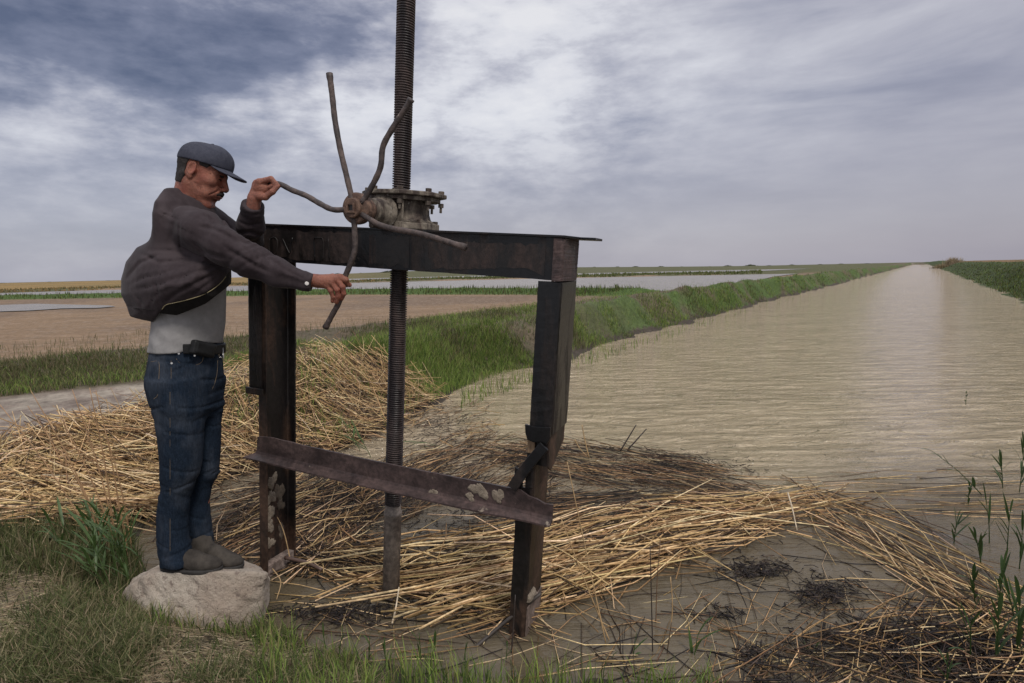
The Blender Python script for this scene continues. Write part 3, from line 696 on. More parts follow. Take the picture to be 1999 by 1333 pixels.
# ================================================================== THE MAN
YB = 2.50; COSV = .877; BR = rotm(math.radians(-6))
def column(nodes, y, kf=.92, kl=1.15, rl=None, zpad=.0):
    """soft upright body: nodes (py, xl, xr[, rl]) read off at depth y"""
    C = []
    for nd in nodes:
        py, xl, xr = nd[:3]; yy = y; c = W((xl+xr)/2, py, yy); r = (xr-xl)/2*yy/FPX*COSV
        if len(nd) > 3: L_ = nd[3]; f_ = math.sqrt(max(r*r-L_*L_*.329, (.5*r)**2)/.671)
        else: f_, L_ = kf*r, kl*r
        C.append((c[2], c[0], c[1], f_, L_))
    C = np.array(sorted(C)); zs = C[:, 0]
    def f(P):
        z = P[:, 2]; g = lambda i: np.interp(z, zs, C[:, i])
        dx = P[:, 0]-g(1); dy = P[:, 1]-g(2); a = dx*BR[0, 0]+dy*BR[1, 0]; b = dx*BR[0, 1]+dy*BR[1, 1]
        rf, rl = g(3), g(4); q = np.sqrt((a/rf)**2+(b/rl)**2)+1e-9
        d = (q-1)*np.minimum(rf, rl)*1.05
        e = np.maximum(zs[0]-z, z-zs[-1]); return smax(d, e, .012)
    return f
# measured places
P_hub = np.array(gp((0, HN, 1.755)))
yR = SP['down'][28][1]; yLh = SP['left'][-6][1]
sh_n = W(388, 452, 2.33); el_n = W(484, 509, 2.285); wr_n = W(606, 549, 2.295)
sh_f = W(412, 440, 2.66); el_f = W(486, 474, 2.72); wr_f = W(495, 397, yLh+.015)
zoff = lambda py: W(370, py, YB)[2]
# ---- head
HR = rotm(math.radians(4), math.radians(23), math.radians(-3)); HO = W(393, 336, 2.485)
def hp(*l): return HO+HR@np.array(l)
def tohead(P): return (P-HO.astype(np.float32))@HR.astype(np.float32)
def skull(Q):
    A = np.abs(Q[:, 1]); Q2 = Q.copy(); Q2[:, 1] = A
    d = ell(Q, (-.005, 0, .031), (.091, .077, .084))
    d = sm(d, ell(Q, (.035, 0, -.034), (.060, .060, .078)), .03)
    d = sm(d, cap_(Q2, (-.008, .052, -.055), (.058, .026, -.112), .021, .018), .03)      # jaw
    d = sm(d, cap_(Q2, (.070, .0, -.118), (.070, .014, -.118), .020), .020)              # chin
    d = sm(d, cap_(Q2, (.086, .0, .016), (.074, .046, .018), .014, .012), .014)          # brow
    d = sm(d, ell(Q2, (.060, .047, -.022), (.026, .021, .021)), .022)                     # cheekbone
    d = sm(d, cap_(Q2, (.078, .018, -.060), (.060, .036, -.072), .024, .022), .020)      # muzzle
    d = smax(d, -ell(Q2, (.104, .033, .000), (.018, .019, .012)), .012)                  # sockets
    d = sm(d, ell(Q2, (.078, .033, -.000), (.0145, .018, .0125)), .004)                   # eye balls and lids
    d = smax(d, -cap_(Q2, (.0945, .023, -.002), (.087, .046, -.002), .0016), .003)       # lid slit
    d = sm(d, cap_(Q2, (.092, .018, -.013), (.080, .044, -.014), .004), .008)            # under-eye bag
    d = sm(d, cap_(Q, (.090, 0, .014), (.1155, 0, -.029), .0080, .0105), .012)            # nose
    d = sm(d, ell(Q2, (.107, .011, -.036), (.012, .009, .008)), .006)
    d = smax(d, -ell(Q2, (.110, .008, -.0445), (.005, .004, .003)), .003)
    d = smax(d, -cap_(Q2, (.104, .021, -.038), (.078, .043, -.072), .0022), .008)        # smile fold
    d = sm(d, ell(Q, (.0985, 0, -.0685), (.009, .025, .0055)), .006)                      # lips
    d = sm(d, ell(Q, (.0945, 0, -.0800), (.009, .021, .0065)), .006)
    d = smax(d, -cap_(Q2, (.108, .0, -.0745), (.088, .028, -.0765), .0015), .003)
    d = smax(d, -ell(Q, (.098, 0, -.0935), (.010, .022, .006)), .010)
    for k in (-.5, .25, 1.0):                                                          # creases at jaw and cheek
        d = smax(d, -cap_(Q2, (.030+k*.012, .062, -.050), (.040+k*.012, .048, -.094), .0015), .006)
    for k in (-1, 0, 1):
        d = smax(d, -cap_(Q2, (.066, .054, .0), (.050, .064, .004+k*.010), .0009), .004)
    # ear
    e = ell(Q2, (-.006, .078, -.004), (.020, .0085, .034), rotm(.28, .12))
    e = smax(e, -ell(Q2, (-.001, .086, .001), (.0125, .0065, .022), rotm(.28, .12)), .003)
    e = sm(e, ell(Q2, (-.001, .076, -.034), (.009, .006, .011)), .006)
    e = sm(e, cap_(Q2, (.010, .074, -.010), (.010, .076, -.002), .005), .004)
    return sm(d, e, .006)
def head_sdf(P):
    Q = tohead(P); d = skull(Q)
    d = sm(d, cap_(Q, (-.026, 0, -.045), (-.004, .0, -.17), .053, .058), .03)
    d = sm(d, cap_(Q, (.02, 0, -.095), (-.02, 0, -.18), .040, .052), .025)
    for s in (-1, 1): d = sm(d, cap_(Q, (-.03, .055*s, -.035), (.03, .015*s, -.175), .014, .012), .02)
    return d+n3(P, 210, 2)*.0006
# ---- hands
def hand_near(P):
    b = yR; w0 = W(596, 545, b-.012); w1 = W(618, 548, b-.018)
    d = cap_(P, w0, w1, .026, .026)
    mc = [W(664, 541, b-.020), W(657, 545, b-.026), W(648, 551, b-.026), W(638, 557, b-.022)]
    for m in mc: d = sm(d, cap_(P, W(622, 549, b-.018), m, .020, .0135), .010)
    d = sm(d, ell(P, W(640, 549, b-.010), (.042, .018, .026), rotm(-.1, .12)), .012)
    fg = [[(664, 541, -.022), (675, 546, -.024), (678, 555, -.008), (671, 558, .012)],
          [(657, 545, -.027), (669, 560, -.028), (671, 573, -.022), (667, 583, -.008)],
          [(648, 551, -.027), (658, 566, -.030), (660, 579, -.022), (657, 590, -.012)],
          [(638, 557, -.023), (646, 568, -.027), (650, 579, -.022), (649, 588, -.014)]]
    for i, q in enumerate(fg):
        r = [.0125, .0108, .0098, .0086] if i == 0 else [.0118, .0102, .0094, .0082] if i < 3 else [.0105, .0092, .0084, .0075]
        pts = [W(x, y, b+o) for x, y, o in q]; f = chain(P, pts, r, .004)
        f = sm(f, cap_(P, pts[1]+np.array([0, -.002, .001]), pts[1]+np.array([0, -.0021, .001]), r[1]*.98), .004)
        d = sm(d, f, .0045)
    th = chain(P, [W(626, 545, b), W(650, 541, b+.022), W(668, 549, b+.026), W(682, 556, b+.018)], [.018, .0135, .011, .0095], .006)
    return sm(d, th, .006)+n3(P, 260, 4)*.0005
def hand_far(P):
    b = yLh; w0 = W(495, 404, b+.012); w1 = W(496, 388, b+.004)
    d = cap_(P, w0, w1, .027, .026)
    mc = [W(506, 355, b-.012), W(501, 357, b+.010), W(499, 360, b+.032), W(498, 366, b+.052)]
    for m in mc: d = sm(d, cap_(P, W(499, 384, b+.010), m, .020, .014), .012)
    d = sm(d, ell(P, W(515, 368, b+.010), (.034, .030, .028)), .010)
    fg = []
    for i in range(4):
        o = -.012+.022*i
        fg.append([(506-2*i, 355+2*i, o), (529-1*i, 349+i, o-.002), (539-1*i, 359+i, o-.002), (527-i, 365+i, o)])
    for i, q in enumerate(fg):
        pts = [W(x, y, b+o_) for x, y, o_ in q]; f = chain(P, pts, [.0125, .0108, .0098, .0088], .004); d = sm(d, f, .004)
    th = chain(P, [W(502, 382, b-.002), W(518, 384, b-.022), W(532, 374, b-.026), W(543, 363, b-.016)], [.018, .0135, .0112, .0095], .006)
    return sm(d, th, .005)+n3(P, 260, 6)*.0005
def limbs(P):
    d = chain(P, [W(380, 470, YB), W(365, 560, YB), W(362, 700, YB)], [.10, .10, .10], .02)
    d = sm(d, chain(P, [sh_n, el_n, wr_n], [.05, .04, .025], .02), .03)
    d = sm(d, chain(P, [sh_f, el_f, wr_f], [.05, .036, .024], .02), .03)
    d = sm(d, chain(P, [W(350, 740, 2.44), W(352, 920, 2.43), W(345, 1085, 2.44)], [.05, .035, .024], .01), .02)
    d = sm(d, chain(P, [W(398, 740, 2.58), W(398, 920, 2.57), W(395, 1072, 2.565)], [.05, .030, .022], .01), .02)
    return sm(d, cap_(P, W(372, 400, 2.5), W(372, 440, 2.5), .05, .07), .03)
def skin_mat():
    m, t, b = newmat('tanned_skin'); P = pos(t)
    c = mix(t, ramp(t, noise(t, P, 22, 5, .6), [(.35, 0), (.65, 1)]), (.20, .066, .040), (.29, .110, .068))
    c = mix(t, 1, c, ramp(t, noise(t, P, 150, 6, .8), [(.36, .66), (.62, 1.18)]), 'MULTIPLY')
    c = mix(t, ramp(t, noise(t, P, 9, 3, .5), [(.5, 0), (.65, .5)]), c, (.30, .075, .05))
    L(t, c, b.inputs['Base Color']); b.inputs['Roughness'].default_value = .48
    b.inputs['Subsurface Weight'].default_value = .15; b.inputs['Subsurface Radius'].default_value = (.6, .2, .1); b.inputs['Subsurface Scale'].default_value = .01
    bump(t, b, noise(t, P, 130, 6, .8), .9, .006); return m
M_SKIN = skin_mat()
def fabric(name, c0, c1, sc=40, rough=.85, bs=.3, weave=0, sheen=0, blotch=None, spec=.12):
    m, t, b = newmat(name); P = pos(t)
    c = mix(t, ramp(t, noise(t, P, sc, 5, .65), [(.3, 0), (.7, 1)]), c0, c1)
    if blotch: c = mix(t, ramp(t, noise(t, vscale(t, P, (1, 1, .5)), 7, 4, .6), [(.48, 0), (.66, .8)]), c, blotch)
    if weave: c = mix(t, 1, c, ramp(t, noise(t, vscale(t, P, (1, 1, .12)), weave, 2, .5), [(.35, .8), (.65, 1.2)]), 'MULTIPLY')
    L(t, c, b.inputs['Base Color']); b.inputs['Roughness'].default_value = rough; b.inputs['Specular IOR Level'].default_value = spec
    b.inputs['Sheen Weight'].default_value = sheen
    h = mth(t, 'ADD', mth(t, 'MULTIPLY', noise(t, P, 14, 3, .5), .6), mth(t, 'MULTIPLY', noise(t, P, 380, 2), .05)); bump(t, b, h, bs, .02); return m
M_JACKET = fabric('grey_brown_twill', (.026, .019, .021), (.038, .028, .031), 60, .80, .30, 0, .05, (.058, .045, .048))
M_LINING = fabric('black_lining', (.010, .009, .009), (.018, .016, .015), 60, .7)
M_SHIRT = fabric('grey_cotton', (.22, .212, .21), (.28, .27, .265), 30, .9, .5)
M_JEANS = fabric('dark_denim', (.006, .011, .021), (.016, .025, .040), 160, .9, .5, 260, 0, (.044, .052, .068))
M_CAP = fabric('faded_navy_canvas', (.035, .037, .052), (.058, .060, .078), 90, .88, .3)
M_HAIR = fabric('short_dark_hair', (.012, .010, .010), (.05, .043, .040), 300, .7, .9)
M_BOOT = fabric('dusty_grey_suede', (.030, .026, .023), (.060, .052, .045), 26, .92, .9, 0, 0, (.09, .078, .066))
M_BELT = fabric('black_leather', (.010, .010, .010), (.02, .02, .021), 40, .45, .3)
M_STITCH = fabric('tan_thread', (.16, .12, .08), (.2, .15, .1), 40)
M_PIPING = fabric('cream_piping', (.26, .22, .13), (.30, .25, .15), 40)
M_STEEL = newmat('bright_metal')[0]; _b = M_STEEL.node_tree.nodes['Principled BSDF']; _b.inputs['Metallic'].default_value = 1; _b.inputs['Base Color'].default_value = (.6, .58, .55, 1); _b.inputs['Roughness'].default_value = .35
M_BUTTON = newmat('pearl_button')[0]; M_BUTTON.node_tree.nodes['Principled BSDF'].inputs['Base Color'].default_value = (.62, .58, .55, 1)
# ================================================================== THE ROCK HE STANDS ON
def rock():
    pts = [W(238, 1172, 2.47), W(262, 1140, 2.55), W(310, 1108, 2.66), W(420, 1088, 2.72), W(505, 1112, 2.66), W(532, 1136, 2.55), W(520, 1128, 2.42), W(420, 1124, 2.36), W(300, 1126, 2.38), W(255, 1150, 2.40),
           W(300, 1225, 2.30), W(420, 1240, 2.29), W(496, 1232, 2.38), W(514, 1200, 2.43), W(250, 1185, 2.40), W(516, 1230, 2.5)]
    pts = [p+np.array([0, 0, .022]) for p in pts]
    pts += [np.array([p[0], p[1]+.03, -.1]) for p in (pts[0], pts[3], pts[4], pts[11], pts[12])]
    bm = bmesh.new()
    for p in pts: bm.verts.new(p)
    r = bmesh.ops.convex_hull(bm, input=bm.verts[:]); bm.normal_update()
    pl = []
    for f in bm.faces:
        n = np.array(f.normal); d = n@np.array(f.verts[0].co); c = np.mean([np.array(p) for p in pts], 0)
        if n@c > d: n, d = -n, -d
        if not any(np.allclose(n, a, atol=.08) and abs(d-b) < .01 for a, b in pl): pl.append((n, d))
    bm.free()
    def f(P):
        d = None
        for n, k in pl:
            e = P@n.astype(np.float32)-k; d = e if d is None else smax(d, e, .006)
        g = n3(P, 9, 1)*.016+n3(P, 24, 2)*.015+n3(P, 60, 3)*.008
        pit = np.maximum(n3(P, 46, 9)-.22, 0)*.05
        top = np.exp(-((P[:, 2]-.28)/.03)**2)*(P[:, 2] > .24)
        return d+g*(1-.7*top)+pit
    lo = np.min(pts, 0)-.03; hi = np.max(pts, 0)+.04; lo[2] = -.06
    m, t, b = newmat('pale_limestone'); P = pos(t)
    c = mix(t, ramp(t, noise(t, P, 5, 5, .6), [(.35, 0), (.65, 1)]), (.36, .285, .225), (.46, .40, .33))
    c = mix(t, ramp(t, noise(t, P, 34, 6, .7), [(.53, 0), (.66, .85)]), c, (.19, .145, .12))
    c = mix(t, ramp(t, noise(t, P, 3.2, 5, .7), [(.50, 0), (.64, .55)]), c, (.22, .17, .13))
    c = mix(t, ramp(t, noise(t, vscale(t, P, (1, 1, 1), (3, 3, 3)), 90, 3, .6), [(.66, 0), (.72, .8)]), c, (.07, .055, .05))
    L(t, c, b.inputs['Base Color']); b.inputs['Roughness'].default_value = .93
    bump(t, b, mth(t, 'ADD', noise(t, P, 30, 8, .75), mth(t, 'MULTIPLY', noise(t, P, 110, 4, .7), .4)), .9, .02)
    o = sculpt('rock', f, lo, hi, .007, m); tag(o, 'pale pitted rock at the water edge under the man', 'rock'); return f
rock_sdf = rock()
def rock_top(x, y):
    zs = np.linspace(.40, .1, 400).astype(np.float32); P = np.stack([np.full(400, x), np.full(400, y), zs], 1).astype(np.float32); v = rock_sdf(P); return float(zs[np.argmax(v < 0)])
man = empty('person', tuple(G(375, 1118, .27)), 'man in cap, open grey jacket and jeans standing on pale rock, turning the wheel', 'person')
M_EYE = fabric('dark_eye', (.02, .012, .010), (.035, .022, .018), 40, .3)
def build_man():
    parts = []
    parts.append(nets(head_sdf, HO-.2, HO+np.array([.2, .16, .16]), .0028))
    c = W(645, 560, yR); parts.append(nets(hand_near, c-np.array([.13, .07, .09]), c+np.array([.1, .07, .07]), .0021))
    c = W(513, 372, yLh); parts.append(nets(hand_far, c-np.array([.09, .07, .10]), c+np.array([.10, .11, .08]), .0021))
    parts.append(nets(limbs, (-1.6, 2.1, .28), (-.75, 2.9, 1.85), .014))
    off = 0; Vs = []; Fs = []
    for v, f in parts: Vs.append(v); Fs.append(f+off); off += len(v)
    body = link('body', npmesh('body', np.concatenate(Vs), [np.concatenate(Fs)], None, True), M_SKIN, man)
    # hair, moustache and brows
    def hair(P):
        Q = tohead(P); d = head_sdf(P)-.0035+n3(P, 260, 1)*.0035
        reg = np.minimum(np.maximum(np.maximum(Q[:, 0]+.020-.3*(Q[:, 2]+.04), -Q[:, 2]-.072), np.abs(Q[:, 1])-.2), np.maximum(Q[:, 0]-.050-.6*(Q[:, 2]-.03), -(Q[:, 2]-.020)))
        d = smax(d, reg, .006)
        e = np.sqrt(((Q[:, 0]+.004)/1)**2+((Q[:, 2]+.0)*.62)**2)-.026   # kept clear of the ear
        return np.maximum(d, -e)
    sculpt('hair', hair, HO-.15, HO+.15, .003, M_HAIR, man)
    def stache(P):
        Q = tohead(P); Q = Q.copy(); Q[:, 1] = np.abs(Q[:, 1])
        d = sm(cap_(Q, (.107, .0, -.0530), (.0960, .024, -.062), .0078, .0065), cap_(Q, (.0960, .024, -.062), (.0860, .035, -.074), .0062, .003), .004)
        return d+n3(P, 420, 1)*.004
    sculpt('moustache', stache, hp(.09, 0, -.03)-.085, hp(.09, 0, -.03)+.085, .0022, M_HAIR, man)
    for s in (-1, 1):
        c = hp(.085, .034*s, .013)
        def brow(P, s=s): return cap_(tohead(P), (.0930, .020*s, .0130), (.0800, .049*s, .0150), .0046, .0030)+n3(P, 420, 1)*.004
        sculpt('eyebrow', brow, c-.04, c+.04, .0018, M_HAIR, man)
        c = hp(.088, .034*s, -.002)
        def eye(P, s=s): return cap_(tohead(P), (.0925, .025*s, -.0015), (.0835, .0440*s, -.0030), .0034, .0024)
        sculpt('eye', eye, c-.03, c+.03, .0015, M_EYE, man)
    # cap
    def crown(P):
        Q = tohead(P); d = ell(Q, (.002, 0, .036), (.105, .089, .084))
        d = sm(d, ell(Q, (.050, 0, .070), (.047, .064, .047)), .04)
        d = d+n3(P, 26, 3)*.006+.0012*np.exp(-(np.abs(Q[:, 1])/.0018)**2)
        for a in (-1.05, 1.05, -2.1, 2.1):
            ca, sa = math.cos(a), math.sin(a); u = (Q[:, 0]-.01)*sa-Q[:, 1]*ca
            d = d+.0012*np.exp(-(u/.0018)**2)*((Q[:, 0]-.01)*ca+Q[:, 1]*sa > 0)
        pl_ = -(Q[:, 2]-(.030+.13*Q[:, 0]))
        o = smax(d, pl_, .004); inner = ell(Q, (.002, 0, .034), (.098, .083, .078))
        return np.maximum(o, -inner)
    capo = sculpt('cap', crown, HO-.14, HO+.21, .003, M_CAP, man)
    def brim(P):
        Q = tohead(P); y = Q[:, 1]; zc = .046-.17*(Q[:, 0]-.095)-3.0*y*y
        th = np.abs(Q[:, 2]-zc)-.0026
        pl = np.sqrt(((Q[:, 0]-.085)/.092)**2+(y/.078)**2)-1
        d = smax(th, pl*.08, .003); inn = ell(Q, (.002, 0, .036), (.101, .085, .080)); return np.maximum(d, -inn)
    sculpt('cap_brim', brim, HO-.13, HO+np.array([.23, .14, .12]), .0026, M_CAP, capo)
    c = hp(.004, 0, .1215); 
    sculpt('cap_button', lambda P: ell(P, c, (.007, .007, .004)), c-.015, c+.015, .002, M_CAP, capo)
    # ---- jacket
    up = column([(372, 330, 392, .11), (388, 320, 410, .15), (402, 315, 422, .185), (425, 308, 436, .205), (450, 302, 443, .200), (482, 295, 447, .185), (520, 292, 449, .175), (600, 290, 447, .17)], YB)
    fcurve = [(200, 618), (253, 619), (298, 627), (312, 607), (328, 593), (390, 577), (430, 553), (447, 531), (470, 505)]
    lcurve = [(200, 600), (296, 606), (312, 609), (345, 613), (400, 592), (440, 563), (470, 540)]
    def curvez(P, cv, y=2.40):
        X = [W(a, b, y)[0] for a, b in cv]; Z = [W(a, b, y)[2] for a, b in cv]; return np.interp(P[:, 0]*(y/np.maximum(P[:, 1], 1)), X, Z)*1.0
    bc = W(338, 556, 2.52)
    piv = W(430, 505, 2.36)
    BIL = [(300, 468), (268, 484), (247, 512), (236, 545), (236, 575), (247, 600), (254, 622), (300, 650), (380, 640), (450, 600), (450, 520), (415, 468)]
    def psdf(P, poly, y):
        K = [(W(a, b, y)[0]/y, (W(a, b, y)[2]-HC)/y) for a, b in poly]; yy = P[:, 1].astype(float)
        return (sdist(P[:, 0]/yy, (P[:, 2]-HC)/yy, np.array(K))*y).astype(np.float32)
    def groove(P, pts, A, wd, y=2.35):
        K = np.array([(W(a, b, y)[0]/y, (W(a, b, y)[2]-HC)/y) for a, b in pts]); yy = P[:, 1].astype(float); x = P[:, 0]/yy; z = (P[:, 2]-HC)/yy; dd = np.full(len(P), 9.)
        L_ = max(len(K)-1, 1); tt = np.zeros(len(P))
        for i in range(len(K)-1):
            a, e = K[i], K[i+1]-K[i]; t = np.clip(((x-a[0])*e[0]+(z-a[1])*e[1])/(e@e+1e-12), 0, 1); q = np.hypot(x-a[0]-e[0]*t, z-a[1]-e[1]*t)*y
            m = q < dd; dd = np.where(m, q, dd); tt = np.where(m, (i+t)/L_, tt)
        env = np.minimum(1, 4*np.minimum(tt, 1-tt)+.25)
        return ((A*np.exp(-(dd/wd)**2)-.30*A*np.exp(-((dd-2.3*wd)/(1.5*wd))**2))*env).astype(np.float32)
    JF = [([(270, 492), (312, 512), (357, 508), (400, 512), (440, 522)], .008, .006), ([(292, 488), (345, 490), (388, 506), (430, 520)], .004, .006), ([(246, 545), (272, 514), (312, 497)], .007, .006), ([(444, 520), (392, 548), (345, 572), (322, 590)], .010, .007),
          ([(442, 518), (375, 533), (305, 556), (262, 566)], .010, .008), ([(440, 528), (400, 558), (372, 580)], .006, .005), ([(300, 545), (308, 572), (312, 596)], .007, .006), ([(262, 572), (275, 590), (278, 612)], .006, .006), ([(352, 520), (318, 534), (284, 540), (252, 556)], .006, .006), ([(330, 560), (300, 580), (290, 604)], .005, .005)]
    SF = [([(398, 418), (410, 428), (418, 442)], .008, .006), ([(424, 412), (432, 428), (440, 446)], .007, .005), ([(352, 430), (349, 455), (352, 480), (362, 506)], .0035, .003), ([(310, 414), (330, 421), (352, 431)], .003, .003),
          ([(388, 442), (415, 446), (440, 458), (468, 474)], .007, .007), ([(430, 478), (470, 500), (500, 520), (530, 532)], .007, .007), ([(470, 478), (484, 492), (488, 512)], .006, .006), ([(500, 486), (506, 500), (500, 520)], .005, .005), ([(520, 500), (560, 528), (595, 545)], .005, .006), ([(540, 512), (552, 528), (550, 545)], .004, .005), ([(372, 470), (400, 492), (440, 505)], .006, .007), ([(330, 400), (340, 430), (334, 470)], .004, .008)]
    FF = [([(466, 432), (485, 440), (508, 436)], .006, .005), ([(464, 455), (488, 452), (510, 460)], .006, .006), ([(474, 412), (490, 420), (512, 416)], .004, .004), ([(470, 470), (482, 476), (500, 470)], .005, .005)]
    def jbody(P):
        d = up(P)
        b = psdf(P, BIL, 2.44)+.16*np.maximum(np.abs(P[:, 1]-2.50)/.22-.15, 0)**2.4
        q = P-piv.astype(np.float32); th = np.arctan2(q[:, 2], -q[:, 0]); r = np.sqrt(q[:, 0]**2+q[:, 2]**2)
        fold = (vnoise(th*4.6+3, r*2.2+P[:, 1]*2.5)-.5)*.014
        b = b+fold*np.clip(r/.15, .2, 1)
        # the blown-out back stops in an overhanging fold at the waist
        d = sm(d, b, .055)
        near = P[:, 1] < 2.55
        for pts, A, wd in JF: d = d+np.where(near, groove(P, pts, A, wd), 0)
        z = P[:, 2]; d = d+.003*np.exp(-((z-W(330, 597, 2.4)[2])/.003)**2)*(P[:, 0] < W(300, 600, 2.4)[0])
        return d
    def yoke(P):
        return cap_(P, W(327, 386, 2.42), W(345, 382, 2.44), .012, .016)
    def sleeve_n(P):
        d = chain(P, [W(372, 444, 2.37), W(398, 455, 2.325), W(440, 482, 2.285), W(484, 508, 2.275), W(545, 533, 2.285), W(604, 551, 2.29)], [.084, .078, .067, .058, .048, .036], .03)
        a = W(385, 450, 2.33); b = W(604, 551, 2.29); ax = (b-a)/np.linalg.norm(b-a); t = (P-a.astype(np.float32))@ax.astype(np.float32)
        v = (P-a.astype(np.float32))-t[:, None]*ax.astype(np.float32); ang = np.arctan2(v[:, 2], v[:, 1])
        d = d+(vnoise(t*8+ang*1.9+2, ang*1.3+5)-.5)*.009
        d = d-.010*np.exp(-((t-.30)/.06)**2)*np.exp(-((ang-1.8)/.8)**2)
        for (t0, k, A) in ((.235, .5, .004), (.29, .7, .004)):
            d = d+A*np.exp(-((t-t0-k*v[:, 2]*1.2)/.008)**2)
        return d
    def sleeve_f(P):
        d = chain(P, [W(400, 440, 2.62), W(420, 447, 2.66), W(478, 476, 2.70), W(486, 470, 2.66), W(489, 440, yLh+.08), W(494, 403, yLh+.02)], [.085, .078, .060, .056, .050, .041], .03)
        return d+n3(P, 22, 5)*.010+n3(P, 55, 6)*.004
    def collar(P):
        a = cap_(P, W(381, 366, 2.49), W(379, 408, 2.49), .062, .082)+n3(P, 30, 3)*.004; e = W(345, 366, 2.5); z = P[:, 2]-(e[2]-.62*(P[:, 0]-e[0]))
        return np.maximum(np.maximum(a-.003, -(a+.013)), np.maximum(z-.012, -z-.075))
    def solid(P): return sm(sm(jbody(P), sleeve_n(P), .018), sleeve_f(P), .02)
    cuff_n = np.array(W(610, 552, 2.29)); axn = (W(610, 552, 2.29)-W(560, 536, 2.285)); axn /= np.linalg.norm(axn)
    cuff_f = np.array(W(496, 398, yLh+.016)); axf = cuff_f-W(489, 440, yLh+.08); axf /= np.linalg.norm(axf)
    def jacket(P):
        b = jbody(P); zc = curvez(P, fcurve); cut = (zc-P[:, 2])
        neck = cap_(P, W(376, 360, 2.49), W(380, 420, 2.49), .068, .075)
        shell = np.maximum(b, -(b+.024)); shell = smax(np.maximum(shell, -neck), cut, .004)
        s1 = sleeve_n(P); s2 = sleeve_f(P)
        # cuffs: cut across, hollow, with a raised band
        for s, c, ax, key in ((s1, cuff_n, axn, 0), (s2, cuff_f, axf, 1)):
            t = (P-c.astype(np.float32))@ax.astype(np.float32); s = s+np.where((t > -.045), -.0022, 0)+.002*np.exp(-((t+.045)/.0022)**2)
            s = np.maximum(s, t); hol = np.maximum(-(s+.005), 0)
            s = np.maximum(s, -np.maximum(s+.013, -(t+.03)))
            if key == 0: s1 = s
            else: s2 = s
        d = sm(shell, s1, .014); d = sm(d, s2, .014)
        d = sm(d, collar(P), .006); d = sm(d, yoke(P), .03)
        for pts, A, wd in SF: d = d+np.where(P[:, 1] < 2.5, groove(P, pts, A, wd, 2.3), 0)
        for pts, A, wd in FF: d = d+groove(P, pts, A, wd, 2.5)
        d = np.maximum(d, -np.maximum(cap_(P, W(381, 362, 2.49), W(384, 412, 2.485), .055, .060), -1))
        # yoke and sleeve seams
        a = P-W(352, 440, 2.33).astype(np.float32)
        return d+n3(P, 70, 8)*.0012
    lo = (-1.72, 2.12, 1.27); hi = (-.72, 2.86, 1.93)
    jk = sculpt('jacket', jacket, lo, hi, .0062, M_JACKET, man)
    def lining(P):
        b = jbody(P); zc = curvez(P, lcurve); return np.maximum(np.maximum(b+.004, -(b+.024)), np.maximum(zc-P[:, 2], P[:, 2]-W(300, 480, 2.4)[2]))
    sculpt('lining', lining, lo, (-.9, 2.8, 1.6), .0062, M_LINING, jk)
    # piping along the open edge, cuff button, seams
    def on(px, py, f=jbody, lift=.003):
        p = hit(px, py, f); q = np.array([0, 0, HC])-p; return p+q/np.linalg.norm(q)*lift
    bm = bmesh.new(); tube_bm(bm, catmull([on(a, b, lift=.001) for a, b in [(316, 604), (324, 595), (345, 590), (370, 584), (392, 577), (412, 567), (430, 553), (441, 540)]], 5), .0017, 6); fin(bm, 'piping', M_PIPING, jk, 0, True)
    def seam(pts, f, nm, mat, par, r=.0013, lift=.0012):
        bm = bmesh.new(); tube_bm(bm, catmull([on(a, b, f, lift) for a, b in pts], 6), r, 5); return fin(bm, nm, mat, par, 0, True)
    seam([(247, 597), (262, 601), (285, 604), (302, 606)], jbody, 'seam', M_LINING, jk, .0016, .001)
    seam([(318, 420), (330, 424), (345, 428), (352, 434)], up, 'seam', M_LINING, jk, .0014, .0012)
    c = on(599, 553, sleeve_n, .006)
    bm = bmesh.new(); v = Vector(np.array([0, 0, HC])-c).normalized(); tube_bm(bm, [Vector(c)-v*.002, Vector(c)+v*.002], [.0075, .0075], 16); tube_bm(bm, [Vector(c)+v*.002, Vector(c)+v*.003], [.0066, .0055], 16); fin(bm, 'cuff_button', M_BUTTON, jk, 0, False)
    # ---- shirt
    sh = column([(500, 306, 442), (560, 300, 446), (600, 299, 445), (640, 297, 442), (668, 292, 440), (680, 290, 440), (692, 289, 440)], YB, .93, 1.14)
    hemc = [(250, 690), (290, 691), (330, 690), (366, 687), (374, 672), (400, 672), (450, 684)]
    def shirt(P):
        d = sh(P)+(vnoise(P[:, 0]*26+P[:, 2]*6+4, P[:, 2]*5+P[:, 1]*9)-.5)*.012+(vnoise(P[:, 0]*9+1, P[:, 2]*24+P[:, 0]*18)-.5)*.008*ss(P[:, 2], 1.32, 1.22)
        X = P[:, 0]; zc = curvez(P, hemc, 2.36); d = np.maximum(d, zc-P[:, 2])
        return np.maximum(d, P[:, 2]-zoff(520))
    sculpt('shirt', shirt, (-1.58, 2.2, 1.10), (-1.05, 2.82, 1.56), .0058, M_SHIRT, man)
    # ---- jeans
    pel = column([(664, 294, 437), (690, 290, 439), (720, 285, 440), (745, 284, 441), (775, 294, 436), (812, 314, 420)], YB, .94, 1.12)
    def leg(nodes, y):
        C = np.array(sorted([(lambda c, r: (c[2], c[0], c[1], r))(W((a+b)/2, py, y), (b-a)/2*y/FPX*COSV) for py, a, b in nodes]))
        def f(P):
            z = P[:, 2]; g = lambda i: np.interp(z, C[:, 0], C[:, i]); d = np.sqrt((P[:, 0]-g(1))**2+(P[:, 1]-g(2))**2)-g(3)
            return np.maximum(d, np.maximum(C[0, 0]-z, z-C[-1, 0]))
        return f
